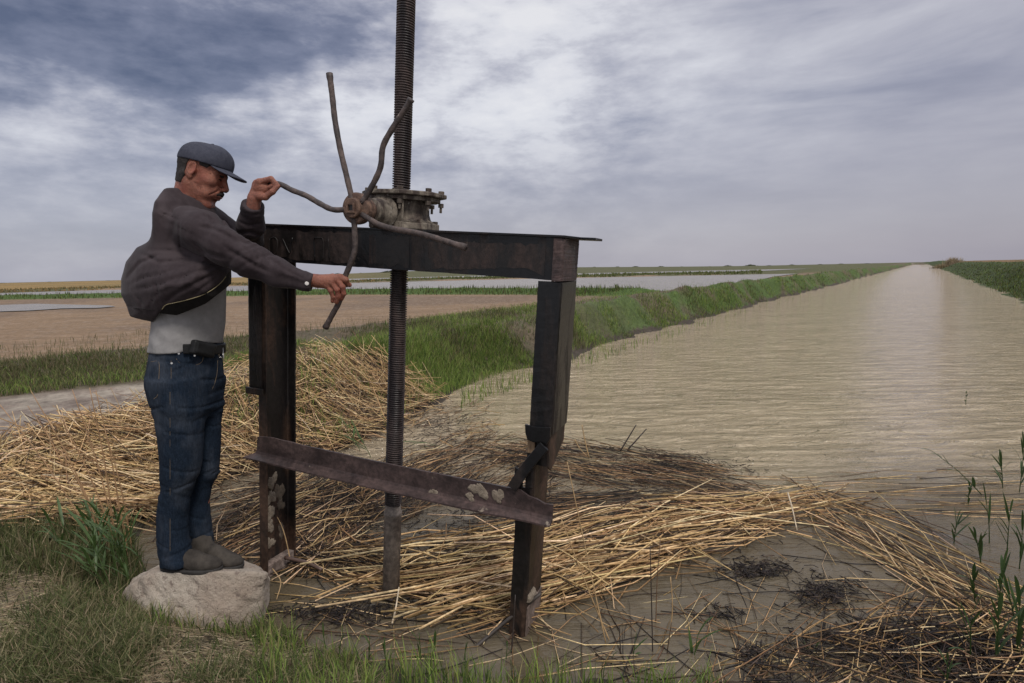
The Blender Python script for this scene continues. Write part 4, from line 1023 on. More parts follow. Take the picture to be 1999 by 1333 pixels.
    l1 = leg([(740, 290, 400), (780, 293, 405), (800, 299, 407), (850, 307, 402), (900, 309, 397), (925, 309, 393), (945, 308, 386), (975, 306, 374), (1010, 304, 369), (1050, 304, 372), (1075, 304, 379), (1097, 309, 384)], 2.425)
    l2 = leg([(740, 352, 440), (800, 372, 437), (850, 372, 433), (900, 370, 431), (930, 368, 430), (950, 366, 418), (980, 364, 410), (1020, 364, 414), (1050, 366, 419), (1078, 370, 424)], 2.565)
    def jeans(P):
        X, Y, Z = P.T
        d = sm(l1(P), l2(P), .006); d = sm(pel(P), d, .035)
        n = (vnoise(X*8+Z*12, Z*21-X*13+Y*9)-.5)
        k1 = np.exp(-((Z-zoff(945))/.055)**2)+np.exp(-((Z-zoff(1070))/.05)**2)*.9+np.exp(-((Z-zoff(800))/.05)**2)*.8
        d = d+n*.014*(.18+k1)+(vnoise(X*14+5, Z*50+X*30+Y*20)-.5)*.005*k1+(vnoise(X*30, Z*5+Y*12)-.5)*.006
        # crotch folds
        for (a, b, A) in (((378, 920), (330, 902), .004), ((386, 938), (335, 955), .005), ((350, 948), (308, 938), .003), ((368, 1040), (335, 1028), .003), ((378, 1068), (330, 1082), .004), ((306, 1052), (345, 1066), .004), ((428, 905), (392, 925), .006), ((424, 925), (384, 946), .007), ((412, 1040), (380, 1052), .005), ((418, 1060), (384, 1070), .005), ((396, 700), (350, 722), .004), ((430, 800), (405, 830), .006), ((395, 850), (340, 835), .004), ((290, 800), (340, 785), .005), ((392, 742), (425, 765), .006), ((398, 775), (430, 742), .006), ((330, 700), (420, 716), .003), ((370, 790), (408, 800), .006), ((385, 820), (412, 806), .005)):
            p0 = W(a[0], a[1], 2.40); p1 = W(b[0], b[1], 2.40); q0 = np.array([p0[0], 0, p0[2]]); q1 = np.array([p1[0], 0, p1[2]]); Pz = P.copy(); Pz[:, 1] = 0
            d = d+A*np.exp(-(cap_(Pz, q0, q1, 0)/.005)**2)
        return np.maximum(d, P[:, 2]-zoff(672))
    jn = sculpt('jeans', jeans, (-1.62, 2.22, .27), (-1.08, 2.80, 1.28), .006, M_JEANS, man)
    ST = dict(r=.0011, lift=.0009)
    seam([(334, y_) for y_ in (694, 715, 740)]+[(332, y_) for y_ in range(765, 1080, 24)], jeans, 'side_seam', M_STITCH, jn, .0007, .0006)
    seam([(344, 700), (352, 709), (368, 713), (384, 712), (394, 706), (397, 696)], jeans, 'pocket_stitch', M_STITCH, jn, **ST)
    seam([(285, 706), (296, 706), (310, 707), (310, 740), (308, 770), (300, 779)], jeans, 'pocket_stitch', M_STITCH, jn, **ST)
    seam([(425, 703), (424, 725), (420, 745), (414, 760)], jeans, 'fly_stitch', M_STITCH, jn, **ST)
    for a, b in ((335, 709), (349, 690), (380, 694)):
        c = on(a, b, jeans, .002); v = Vector(np.array([0, 0, HC])-c).normalized(); bm = bmesh.new(); tube_bm(bm, [Vector(c)-v*.003, Vector(c)+v*.0015], [.0045, .004], 10); fin(bm, 'rivet', M_STEEL, jn)
    # ---- belt, pouch, buckle
    def beltf(P):
        d = sm(pel(P), pel(P), .001); zc = curvez(P, [(250, 678), (365, 680), (440, 690)], 2.38)
        return np.maximum(np.maximum(np.maximum(d-.011, -(d-.002)), np.abs(P[:, 2]-zc)-.021), W(368, 680, 2.4)[0]-P[:, 0])
    belt = sculpt('belt', beltf, (-1.6, 2.25, 1.12), (-1.08, 2.78, 1.27), .004, M_BELT, man)
    c = on(396, 681, pel, .02); a = on(372, 676, pel, .0)-on(420, 687, pel, .0); a /= np.linalg.norm(a); nn = np.cross(a, [0, 0, 1]); nn /= np.linalg.norm(nn); Rm = np.stack([a, nn, np.cross(a, nn)], 1)
    sculpt('phone_pouch', lambda P: sm(rbox(P, c, (.052, .016, .030), .010, Rm), rbox(P, c+nn*np.sign(nn[1])*-.010, (.040, .010, .022), .006, Rm), .004), c-.08, c+.08, .003, M_BELT, belt)
    c = on(431, 688, pel, .014); bm = bmesh.new()
    tv = Vector(c); r_ = Vector(-a); u_ = Vector((0, 0, 1))
    tube_bm(bm, [tv+r_*x+u_*z for x, z in ((-.011, -.022), (.011, -.022), (.011, .022), (-.011, .022), (-.011, -.022))], .003, 8); tube_bm(bm, [tv-r_*.011, tv+r_*.013], .002, 6); fin(bm, 'buckle', M_STEEL, belt, 0, True)
    # ---- boots
    def boot(pts, zs, y, far=False):
        hx, hy, tx, ty, yh, yt = pts; H_ = W(hx, hy, yh); T_ = W(tx, ty, yt); ax = T_-H_; ax[2] = 0; Ln = np.linalg.norm(ax); ax /= Ln; lt = np.array([-ax[1], ax[0], 0])
        R_ = np.stack([ax, lt, [0, 0, 1]], 1).astype(np.float32); zs = max(rock_top(*(H_+(T_-H_)*f_)[:2]) for f_ in (.15, .5, .85))-.004; O_ = np.array([H_[0], H_[1], zs], np.float32)
        def up_(P):
            Q = (P-O_)@R_; s = Ln/.27; Q = Q.copy()
            d = ell(Q, (.045*s, 0, .045), (.052, .038, .055)); d = sm(d, ell(Q, (.19*s, .002, .026), (.092*s, .044, .031)), .04)
            d = sm(d, ell(Q, (.12*s, .0, .045), (.08, .036, .042)), .03); d = sm(d, cap_(Q, (.045*s, 0, .06), (.045*s, 0, .10), .038, .038), .03)
            d = d+n3(P, 38, 2)*.006+.0012*np.exp(-((Q[:, 0]-.10*s-Q[:, 2]*.5)/.003)**2)
            return smax(d, .012-Q[:, 2], .005)
        def sole(P):
            Q = (P-O_)@R_; s = Ln/.27; q = Q.copy(); q[:, 2] = .02
            d = ell(q, (.05*s, 0, .02), (.060, .043, .5)); d = sm(d, ell(q, (.19*s, .002, .02), (.092*s, .052, .5)), .05)
            d = sm(d, ell(q, (.12*s, 0, .02), (.10, .040, .5)), .03)
            top = Q[:, 2]-.017; bot = -Q[:, 2]+np.where((Q[:, 0] > .085*s) & (Q[:, 0] < .12*s), .006, 0); return smax(smax(d, top, .003), bot, .004)
        lo = np.minimum(H_, T_)-np.array([.08, .08, 0]); hi = np.maximum(H_, T_)+np.array([.08, .08, 0]); lo[2] = zs-.02; hi[2] = zs+.18
        o = sculpt('boot', up_, lo, hi, .004, M_BOOT, man); hi2 = hi.copy(); hi2[2] = zs+.03; lo[2] = zs-.012
        sculpt('sole', sole, lo, hi2, .0034, M_SOLE, o)
    boot((322, 1110, 428, 1110, 2.43, 2.40), .272, 2.42)
    boot((384, 1095, 468, 1108, 2.56, 2.47), .262, 2.5)
M_SOLE = fabric('worn_rubber', (.030, .028, .027), (.05, .047, .045), 40, .85)
build_man()
# ================================================================== REEDS, STRAW AND GRASS
RN = np.random.RandomState(11)
def inpoly(x, y, poly):
    ins = np.zeros(x.shape, bool); n = len(poly)
    for i in range(n):
        ax, ay = poly[i]; bx, by = poly[(i+1) % n]
        if ay == by: continue
        c = (ay > y) != (by > y); ins ^= c & (x < (bx-ax)*(y-ay)/(by-ay)+ax)
    return ins
def scatter(poly, n, zoff=0.0, water=False):
    """n spots seen inside an outline of the photograph, dropped onto the terrain (or water)"""
    p = np.array(poly, float); lo = p.min(0); hi = p.max(0); out = []
    while sum(len(o) for o in out) < n:
        q = lo+(hi-lo)*RN.rand(n*2, 2); out.append(q[inpoly(q[:, 0], q[:, 1], poly)])
    q = np.concatenate(out)[:n]
    d = CF[None]+CR[None]*((q[:, 0]-999.5)/FPX)[:, None]-CU[None]*((q[:, 1]-666.5)/FPX)[:, None]
    if water:
        t = (0-HC)/d[:, 2]; P = np.array([0, 0, HC])+d*t[:, None]; P[:, 2] = 0; return P
    d = d/d[:, 1:2]; ys = np.exp(np.linspace(math.log(1.6), math.log(700), 260)); hitd = np.zeros(n); done = np.zeros(n, bool); prev = ys[0]; pg = None
    for yv in ys:
        z = HC+d[:, 2]*yv; g = z-(np.maximum(hl(d[:, 0]*yv, np.full(n, yv)), -.02)+zoff)
        if pg is not None:
            m = (g < 0) & ~done; tt = pg[m]/(pg[m]-g[m]+1e-9); hitd[m] = prev+(yv-prev)*np.clip(tt, 0, 1); done |= m
        pg = g; prev = yv
    d = d[done]; P = d*hitd[done][:, None]; P[:, 2] = hl(P[:, 0], P[:, 1]); return P
def pick(pal, n, jit=.18):
    c = np.array([p[:3] for p in pal]); w = np.array([p[3] for p in pal], float); i = RN.choice(len(pal), n, p=w/w.sum())
    return c[i]*(1+jit*(RN.rand(n, 1)*2-1))*(1+.06*(RN.rand(n, 3)*2-1))
def blades(name, P, h, w, col, lean=.35, mat=None, ang=None, tipcol=1.25, **tg):
    n = len(P); a = RN.rand(n)*2*np.pi; b = RN.rand(n)*2*np.pi if ang is None else ang+RN.randn(n)*.7
    sd = np.stack([np.cos(a), np.sin(a), np.zeros(n)], 1)*(w/2)[:, None]; ln = (lean*(.3+RN.rand(n)*1.1)*h)
    dv = np.stack([np.cos(b), np.sin(b), np.zeros(n)], 1); up = np.array([0, 0, 1.])
    P = P-up*.012; m = P+dv*(ln*.30)[:, None]+up*(h*.55)[:, None]; t = P+dv*ln[:, None]+up*(h*np.clip(1-.35*(ln/h)**2, .3, 1))[:, None]
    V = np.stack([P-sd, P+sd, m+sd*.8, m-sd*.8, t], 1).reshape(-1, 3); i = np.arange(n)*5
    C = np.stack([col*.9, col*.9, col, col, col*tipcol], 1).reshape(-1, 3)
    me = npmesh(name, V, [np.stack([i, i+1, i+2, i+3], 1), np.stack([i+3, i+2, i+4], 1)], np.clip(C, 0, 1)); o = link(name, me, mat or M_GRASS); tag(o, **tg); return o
M_GRASS = vcolmat('grass_blades', .75, 0, 0, .2, .30)
M_STRAW = vcolmat('reed_straw', .62, 45, .35, .3)
def stalks(name, P, L_, r, ang, col, off, kink=.06, mat=None, ground=True, base=0.0, tilt=None, **tg):
    """thin three-sided reed stems lying over the surface, each bent in the middle"""
    n = len(P); dv = np.stack([np.cos(ang), np.sin(ang)], 1); R = []
    kk = RN.randn(n)*kink*L_; nrm = np.stack([-dv[:, 1], dv[:, 0]], 1)
    for k, f in enumerate((-.5, RN.rand(n)*.3-.15, .5)):
        f = np.broadcast_to(f, (n,)); q = P[:, :2]+dv*(f*L_)[:, None]+(nrm*kk[:, None] if k == 1 else 0)
        z = (np.maximum(hl(q[:, 0], q[:, 1]), base) if ground else np.full(n, base))+off+(RN.rand(n)-.3)*.012+(0 if tilt is None else tilt*f*L_)
        R.append(np.concatenate([q, z[:, None]], 1))
    R[1][:, 2] = np.maximum(R[1][:, 2], (R[0][:, 2]+R[2][:, 2])/2-.01)
    V = []
    d3 = R[2]-R[0]; d3 /= np.linalg.norm(d3, axis=1)[:, None]+1e-9; s = np.cross(d3, [0, 0, 1]); s /= np.linalg.norm(s, axis=1)[:, None]+1e-9; u = np.cross(s, d3)
    for k in range(3):
        rr = r*(1, .95, .7)[k]
        for a in (math.pi/2, math.pi/2+2.094, math.pi/2+4.189): V.append(R[k]+(s*math.cos(a)+u*math.sin(a))*rr[:, None])
    V = np.stack(V, 1).reshape(-1, 3); i = np.arange(n)*9; F = []
    for k in (0, 3):
        for a in range(3): b = (a+1) % 3; F.append(np.stack([i+k+a, i+k+b, i+k+3+b, i+k+3+a], 1))
    F3 = [np.stack([i+2, i+1, i], 1), np.stack([i+6, i+7, i+8], 1)]
    me = npmesh(name, V, F+F3, np.repeat(np.clip(col, 0, 1), 9, 0)); o = link(name, me, mat or M_STRAW); tag(o, **tg); return o
STRAW = [(.50, .335, .16, 5), (.62, .45, .25, 4), (.35, .215, .10, 4), (.18, .11, .06, 4), (.07, .045, .028, 4), (.60, .48, .33, .7)]
WET = [(.22, .13, .06, 3), (.34, .21, .11, 2), (.12, .07, .04, 4), (.05, .033, .024, 5), (.02, .016, .015, 5), (.50, .36, .22, .8)]
GOLD = [(.54, .37, .18, 4), (.68, .50, .29, 3), (.35, .22, .10, 4), (.22, .13, .06, 3), (.07, .045, .028, 2)]
BLACK = [(.018, .014, .014, 4), (.035, .026, .022, 3), (.07, .048, .035, 1)]
GREEN = [(.15, .22, .046, 4), (.23, .30, .075, 4), (.075, .12, .032, 3), (.26, .24, .10, 1.4)]
DULL = [(.085, .105, .035, 3), (.12, .115, .05, 3), (.16, .13, .075, 3), (.055, .065, .025, 2)]
FORE = [(.080, .098, .034, 4), (.125, .14, .055, 3), (.21, .185, .10, 3), (.32, .255, .16, 1.8), (.05, .062, .024, 3)]
stuff = lambda l, c: dict(label=l, cat=c, kind='stuff')
def u(n, a, b): return a+(b-a)*RN.rand(n)
# ---- the heap of cut reeds on the left bank
R1 = [(-60, 905), (60, 868), (150, 838), (290, 790), (440, 712), (560, 676), (640, 676), (740, 695), (845, 745), (852, 778), (800, 815), (730, 850), (640, 880), (520, 905), (430, 928), (290, 1000), (150, 1012), (-60, 1022)]
P = scatter(R1, 4600, .05); n = len(P)
az_ = fbm(P[:, 0], P[:, 1], 3, 1.3, 5)*3.2-1.3
stalks('cut_reed_heap', P, u(n, .18, .62), u(n, .0022, .0042), az_+RN.randn(n)*.85, pick(STRAW, n), u(n, .0, .12), .16, tilt=RN.randn(n)*.22, **stuff('long heap of tan cut reeds along the left bank behind the man', 'reed heap'))
P = scatter(R1, 2600, .05); n = len(P)
stalks('reed_heap_litter', P, u(n, .12, .4), u(n, .002, .004), RN.rand(n)*6.28, pick(BLACK+WET, n), u(n, .0, .03), .1, **stuff('dark reed litter under the tan heap, coloured as its shaded gaps', 'reed litter'))  # dark stems put in as the shaded gaps between the reeds
# bright foreground part of the heap (left), longer stems
R1b = [(-60, 905), (60, 868), (150, 838), (300, 800), (310, 990), (150, 1012), (-60, 1022)]
P = scatter(R1b, 900, .08); n = len(P)
stalks('cut_reed_heap', P, u(n, .25, .8), u(n, .0028, .0045), .35+RN.randn(n)*.5, pick(GOLD, n), u(n, .04, .15), .06, tilt=RN.randn(n)*.15, **stuff('brighter golden reeds on top of the heap left of the man', 'reed heap'))
P = scatter([(-60, 895), (60, 860), (150, 830), (290, 783), (440, 705), (560, 668), (640, 668), (740, 690), (850, 750), (840, 790), (600, 720), (440, 770), (290, 850), (150, 900), (-60, 950)], 520, .08); n = len(P)
stalks('cut_reed_heap', P, u(n, .15, .45), u(n, .0022, .0040), RN.rand(n)*6.28, pick(GOLD, n), u(n, .06, .14), .08, tilt=.25+.55*RN.rand(n), **stuff('loose reeds sticking up along the crest of the tan heap', 'reed heap'))
# ---- floating mats
def ang_px(a, b):
    p, q = G(*a)[:2], G(*b)[:2]; return math.atan2(q[1]-p[1], q[0]-p[0])
def mat_(poly, n, L0, L1, a, sp, pal, lab, rad=(.0016, .0034), hz=.03, kink=.05):
    P = scatter(poly, n, 0, True); an = a if np.isscalar(a) else np.interp(P[:, 0], a[0], a[1])
    return stalks('floating_reeds', P, u(n, L0, L1), u(n, *rad), an+RN.randn(n)*sp, pick(pal, n), u(n, .002, hz), kink, ground=False, **stuff(lab, 'floating reeds'))
M1 = [(820, 800), (890, 783), (955, 782), (962, 830), (940, 868), (860, 930), (790, 985), (700, 1040), (640, 1110), (540, 1112), (430, 1075), (420, 1010), (470, 960), (560, 925), (700, 920), (790, 880), (900, 850), (800, 830)]
a1 = ang_px((640, 1040), (940, 840))
mat_(M1, 1100, .10, .45, a1, .45, WET, 'brown broken reeds matted on the water behind the gate')
mat_([(570, 940), (740, 930), (745, 1060), (700, 1120), (600, 1110), (560, 1000)], 420, .06, .22, a1, .9, WET+GOLD, 'short pale and dark reed bits inside the gate frame left of the screw', (.0018, .0034))
mat_([(780, 900), (960, 850), (1100, 860), (1080, 960), (900, 960), (790, 1020)], 420, .15, .55, a1*.8, .35, WET, 'reddish brown reeds behind the cross bar right of the screw')
mat_(M1, 170, .15, .5, a1, .7, GOLD, 'pale golden reeds lying loose on the brown mat behind the gate', (.0024, .0042), .045, .08)
M2 = [(930, 872), (1060, 866), (1200, 872), (1300, 885), (1380, 912), (1440, 945), (1445, 966), (1300, 962), (1180, 955), (1060, 935), (960, 905)]
mat_(M2, 460, .15, .6, ang_px((1100, 890), (1420, 945)), .28, WET, 'dark brown reed raft floating right behind the right post', hz=.06)
mat_([(1000, 960), (1440, 962), (1500, 985), (1300, 1010), (1090, 1020), (1000, 1050)], 200, .2, .8, .15, .3, WET, 'thin brown reeds between the dark raft and the golden band')
M3 = [(780, 1075), (900, 1048), (1080, 1030), (1250, 1000), (1420, 972), (1600, 966), (1585, 1000), (1480, 1050), (1330, 1100), (1150, 1165), (1010, 1215), (900, 1175), (810, 1125)]
a3 = ang_px((1060, 1120), (1500, 995))
mat_(M3, 330, .30, 1.25, ([-.6, 0, .6, 1.3], [a3-.25, a3+.0, a3, a3-.3]), .22, GOLD, 'golden band of long parallel reeds floating right of the gate', (.0024, .0056), .07, .07)
mat_(M3, 170, .2, .7, a3, .95, GOLD, 'stray golden reeds lying across the floating band', (.0022, .0046), .075, .12)
mat_(M3, 300, .15, .6, a3, .35, WET, 'dark wet reeds under the golden band', (.002, .0038), .012, .04)
mat_([(560, 1060), (780, 1090), (1010, 1190), (1000, 1225), (880, 1190), (740, 1150), (600, 1120)], 240, .2, .7, ang_px((600, 1080), (1000, 1200)), .25, WET+GOLD, 'reeds sweeping round the foot of the screw tube', (.002, .0036))
M4 = [(1530, 962), (1660, 972), (1800, 1020), (1920, 1110), (2010, 1200), (2010, 1262), (1890, 1200), (1760, 1130), (1640, 1070), (1540, 1030)]
mat_(M4, 70, .3, 1.1, ang_px((1600, 1000), (1950, 1200)), .26, GOLD, 'golden reeds curving from the band down to the lower right', (.0022, .004), .04, .04)
mat_(M4, 90, .15, .5, ang_px((1600, 1000), (1950, 1200)), .5, WET, 'short brown reeds among the curving golden ones')
M5 = [(1330, 1345), (1480, 1290), (1640, 1235), (1760, 1180), (1900, 1185), (2040, 1235), (2040, 1360), (1330, 1360)]
mat_(M5, 400, .05, .28, ang_px((1500, 1330), (1800, 1200)), .8, BLACK+WET, 'black rotting reed mass in the lower right corner', (.0016, .0034), .06)
mat_(M5, 60, .2, .8, ang_px((1500, 1310), (1800, 1190)), .45, GOLD, 'tan reeds over the black mass in the lower right corner', (.0018, .0034), .05)
mat_([(1440, 925), (1999, 915), (2010, 1010), (1700, 1010), (1500, 985)], 60, .3, 1.0, -.02, .14, WET+GOLD, 'few long brown reeds adrift on open water at right', (.0014, .0026), .006)
mat_([(560, 1120), (1000, 1230), (1330, 1110), (1600, 1070), (1850, 1190), (1500, 1290), (1200, 1330), (760, 1290), (560, 1230)], 170, .1, .6, a3, .9, WET+GOLD, 'scattered single reeds on the still pool in front of the gate', (.0012, .0028), .006)
mat_([(420, 900), (560, 880), (570, 930), (520, 1060), (420, 1080), (300, 1040), (300, 1000)], 260, .08, .4, a1, .6, WET, 'thin reeds on the wet mud behind the man', (.0014, .003))
# black scum clumps
def scum(cx, cy, rx, ry, n, lab):
    q = np.stack([cx+RN.randn(n)*rx, cy+RN.randn(n)*ry], 1); P = np.array([G(a, b) for a, b in q])
    stalks('floating_scum', P, u(n, .012, .075), u(n, .0012, .0034), RN.rand(n)*6.28, pick(BLACK, n), u(n, .0, .016), .2, ground=False, **stuff(lab, 'scum'))
for a in [(640, 1000, 60, 45, 1300, 'black rotten flakes in the reeds left of the screw'), (690, 960, 40, 20, 400, 'black flakes below the cross bar left end'), (850, 830, 55, 25, 380, 'dark flakes on the far side of the screw'), (1290, 915, 80, 14, 700, 'black crust along the far reed raft'),
          (1480, 1115, 34, 10, 240, 'small black clump beside the golden band'), (1610, 1160, 34, 16, 280, 'black clump drifting in the right pool'), (660, 1200, 60, 12, 320, 'black tangle left of the screw foot'), (1470, 1280, 16, 10, 60, 'tiny black flakes near the bottom edge'),
          (1760, 1260, 120, 30, 900, 'wide black scum in the lower right'), (1910, 1300, 70, 25, 900, 'dense black scum at the right edge'), (1400, 1200, 30, 8, 50, 'few black flakes on the calm pool'), (930, 1010, 130, 30, 420, 'dark flakes inside the gate near the right post'), (1180, 1050, 160, 18, 420, 'dark flakes under the golden band')]:
    scum(*a)
# ---- grass
FG = [(-80, 1012), (140, 1005), (255, 1010), (262, 1100), (240, 1170), (330, 1215), (510, 1232), (600, 1262), (700, 1295), (760, 1350), (-80, 1350)]
P = scatter(FG, 30000); dn = fbm(P[:, 0], P[:, 1], 4, 2.2, 9); P = P[(RN.rand(len(P)) < ss(dn, .36, .56)*.95+.05)]; P = P[rock_sdf(P.astype(np.float32)+np.float32([0, 0, .03])) > .01]; n = len(P)
hh = u(n, .03, .105)*(.6+.8*fbm(P[:, 0], P[:, 1], 3, 3, 2))*(1+.5*ss(P[:, 1], 2.5, 3.1))
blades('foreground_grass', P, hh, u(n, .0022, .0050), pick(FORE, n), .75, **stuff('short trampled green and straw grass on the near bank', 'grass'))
P = scatter(FG, 5000); n = len(P)
stalks('dead_grass', P, u(n, .03, .16), u(n, .0006, .0013), RN.rand(n)*6.28, pick([(.36, .29, .18, 3), (.25, .19, .12, 3), (.48, .40, .27, 1)], n), u(n, .002, .02), .25, **stuff('dry grass litter flattened on the near bank', 'dead grass'))
FG2 = [(-80, 1000), (120, 1000), (250, 1040), (285, 1120), (240, 1175), (160, 1150), (0, 1100), (-80, 1100)]
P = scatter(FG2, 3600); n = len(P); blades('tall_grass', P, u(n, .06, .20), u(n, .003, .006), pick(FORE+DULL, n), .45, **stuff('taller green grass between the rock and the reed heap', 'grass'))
FB = [(500, 1236), (600, 1266), (700, 1296), (900, 1322), (1150, 1334), (1400, 1346), (1400, 1380), (500, 1380)]
P = scatter(FB, 1300); n = len(P); blades('bank_edge_grass', P, u(n, .05, .17)*(.5+fbm(P[:, 0]*3, P[:, 1], 3, 2, 3)), u(n, .003, .006), pick(GREEN, n), .35, **stuff('green grass tips along the bottom edge by the pool', 'grass'))
RKE = [(300, 1195), (420, 1215), (515, 1222), (600, 1262), (520, 1262), (420, 1245), (290, 1225)]
P = scatter(RKE, 700); P = P[rock_sdf(P.astype(np.float32)) > 0]; n = len(P); blades('rock_foot_grass', P, u(n, .05, .12), u(n, .003, .006), pick(GREEN+FORE, n), .5, **stuff('fresh grass against the foot of the pale rock', 'grass'))
BM = [(440, 705), (560, 668), (660, 672), (760, 640), (850, 620), (960, 600), (1050, 590), (1130, 555), (1300, 534), (1500, 520), (1780, 507), (1792, 512), (1560, 578), (1300, 645), (1120, 694), (1000, 732), (900, 768), (850, 790), (800, 760), (740, 700), (640, 690), (440, 740)]
P = scatter(BM, 52000); sdv = sdist(P[:, 0], P[:, 1]); rqv = roadq(P[:, 0], P[:, 1]); dn = fbm(P[:, 0], P[:, 1], 4, .9, 8); d2 = fbm(P[:, 0], P[:, 1], 3, .35, 3)
keep = (sdv > -.02) & ~((rqv > -1.5) & (rqv < -.1) & (sdv > 1.6)) & (RN.rand(len(P)) < ss(dn, .30, .50)*.9+.1); P = P[keep]; sdv = sdv[keep]; dn = dn[keep]; n = len(P); dist = np.hypot(P[:, 0], P[:, 1])
c = pick(GREEN, n); m = (RN.rand(n) < ss(fbm(P[:, 0], P[:, 1], 3, .8, 12), .5, .66)*.75); c[m] = pick(DULL, m.sum()); c = c*(.75+.5*fbm(P[:, 0], P[:, 1], 3, .5, 14))[:, None]
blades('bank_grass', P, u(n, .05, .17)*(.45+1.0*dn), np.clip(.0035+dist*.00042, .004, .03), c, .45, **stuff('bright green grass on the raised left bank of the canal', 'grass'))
wl = [(900, 770), (1000, 735), (1120, 698), (1300, 648), (1480, 594), (1560, 574), (1560, 586), (1480, 604), (1300, 664), (1120, 722), (1000, 764), (900, 800)]
P = scatter(wl, 620, 0, True); n = len(P); blades('water_edge_shoots', P, u(n, .05, .22), u(n, .006, .012), pick(GREEN, n), .3, **stuff('sparse green shoots standing in the water by the left bank', 'shoots'))
VG = [(-80, 700), (300, 655), (560, 640), (800, 622), (1050, 585), (1065, 600), (960, 632), (800, 648), (640, 685), (440, 728), (290, 742), (0, 775), (-80, 785)]
P = scatter(VG, 26000); rqv = roadq(P[:, 0], P[:, 1]); keep = (rqv > -.12) & (rqv < 4.6) & (RN.rand(len(P)) < ss(fbm(P[:, 0], P[:, 1], 4, .8, 6), .28, .5)); P = P[keep]; rqv = rqv[keep]; n = len(P)
c = pick(DULL, n); m = RN.rand(n) < .04+.40*(1-ss(rqv, .2, 1.2))+.22*ss(P[:, 0], -3, 2); c[m] = pick(GREEN, m.sum())
blades('verge_grass', P, u(n, .04, .13), np.clip(.003+np.hypot(P[:, 0], P[:, 1])*.0005, .004, .03), c, .5, **stuff('dull brown and green grass between dirt road and bare field', 'grass'))
DG = [(-80, 566), (600, 562), (1130, 556), (1300, 556), (1130, 580), (600, 582), (0, 592), (-80, 594)]
P = scatter(DG, 9000); dd = np.abs(sdist(P[:, 0], P[:, 1], DIKE, False)); P = P[dd < 2.9]; n = len(P)
blades('dike_grass', P, u(n, .12, .34), u(n, .02, .05), pick(GREEN+DULL, n)*.62, .3, **stuff('green strip of grass on the low dike across the fields', 'grass'))
RBk = [(1812, 500), (1900, 494), (2080, 494), (2080, 640), (1999, 592), (1900, 556), (1850, 533), (1815, 514)]
P = scatter(RBk, 9000); sdv = sdist(P[:, 0], P[:, 1]); P = P[(sdv > 0) & (sdv < 14)]; n = len(P)
blades('far_bank_grass', P, u(n, .06, .20), np.clip(.004+np.hypot(P[:, 0], P[:, 1])*.0006, .01, .09), pick(GREEN+DULL, n)*.66, .4, **stuff('dark green grass on the right bank of the canal', 'grass'))
HG = [(440, 715), (560, 690), (700, 700), (850, 760), (800, 815), (700, 862), (600, 880), (450, 850)]
P = scatter(HG, 1700, .02); m = RN.rand(len(P)) < ss(fbm(P[:, 0], P[:, 1], 3, 2.5, 16), .42, .6); P = P[m]; n = len(P)
blades('grass_in_heap', P+np.array([0, 0, .03]), u(n, .08, .22), u(n, .004, .009), pick(GREEN, n), .35, **stuff('fresh grass growing through the reed heap by the screw', 'grass'))
FT = [(-80, 688), (300, 645), (560, 632), (820, 612), (1000, 590), (1000, 600), (820, 640), (560, 660), (300, 680), (-80, 715)]
P = scatter(FT, 1500); n = len(P); blades('field_edge_grass', P, u(n, .05, .2), u(n, .004, .01), pick(DULL, n), .3, **stuff('thin grass tufts along the near edge of the bare field', 'grass'))
# ---- things one can count: single stems, shoots, shrubs
M_DRY = vcolmat('dry_stem', .6, 60, .2, .3)
def stem(name, pts, r0, r1, col, label, group=None, cat='reed', mt=None):
    C_ = catmull(pts, 5); bm = bmesh.new(); k = len(C_); tube_bm(bm, C_, [r0+(r1-r0)*i/(k-1) for i in range(k)], 6)
    o = fin(bm, name, mt or stem_mat(col), None, 0, True); tag(o, label, cat, group); return o
_sm = {}
def stem_mat(col):
    if col not in _sm:
        m, t, b = newmat('stem_'+('%d' % len(_sm))); m.name = 'reed_stem_colour'; P = pos(t); L(t, ramp(t, noise(t, P, 35, 3), [(.3, tuple(v*.7 for v in col)), (.7, tuple(min(1, v*1.2) for v in col))]), b.inputs['Base Color']); b.inputs['Roughness'].default_value = .6; _sm[col] = m
    return _sm[col]
TAN = (.42, .28, .14); BRN = (.16, .095, .055); BLK = (.035, .025, .022); PAL = (.55, .45, .32)
SG = 'single reed stems standing up from the water'
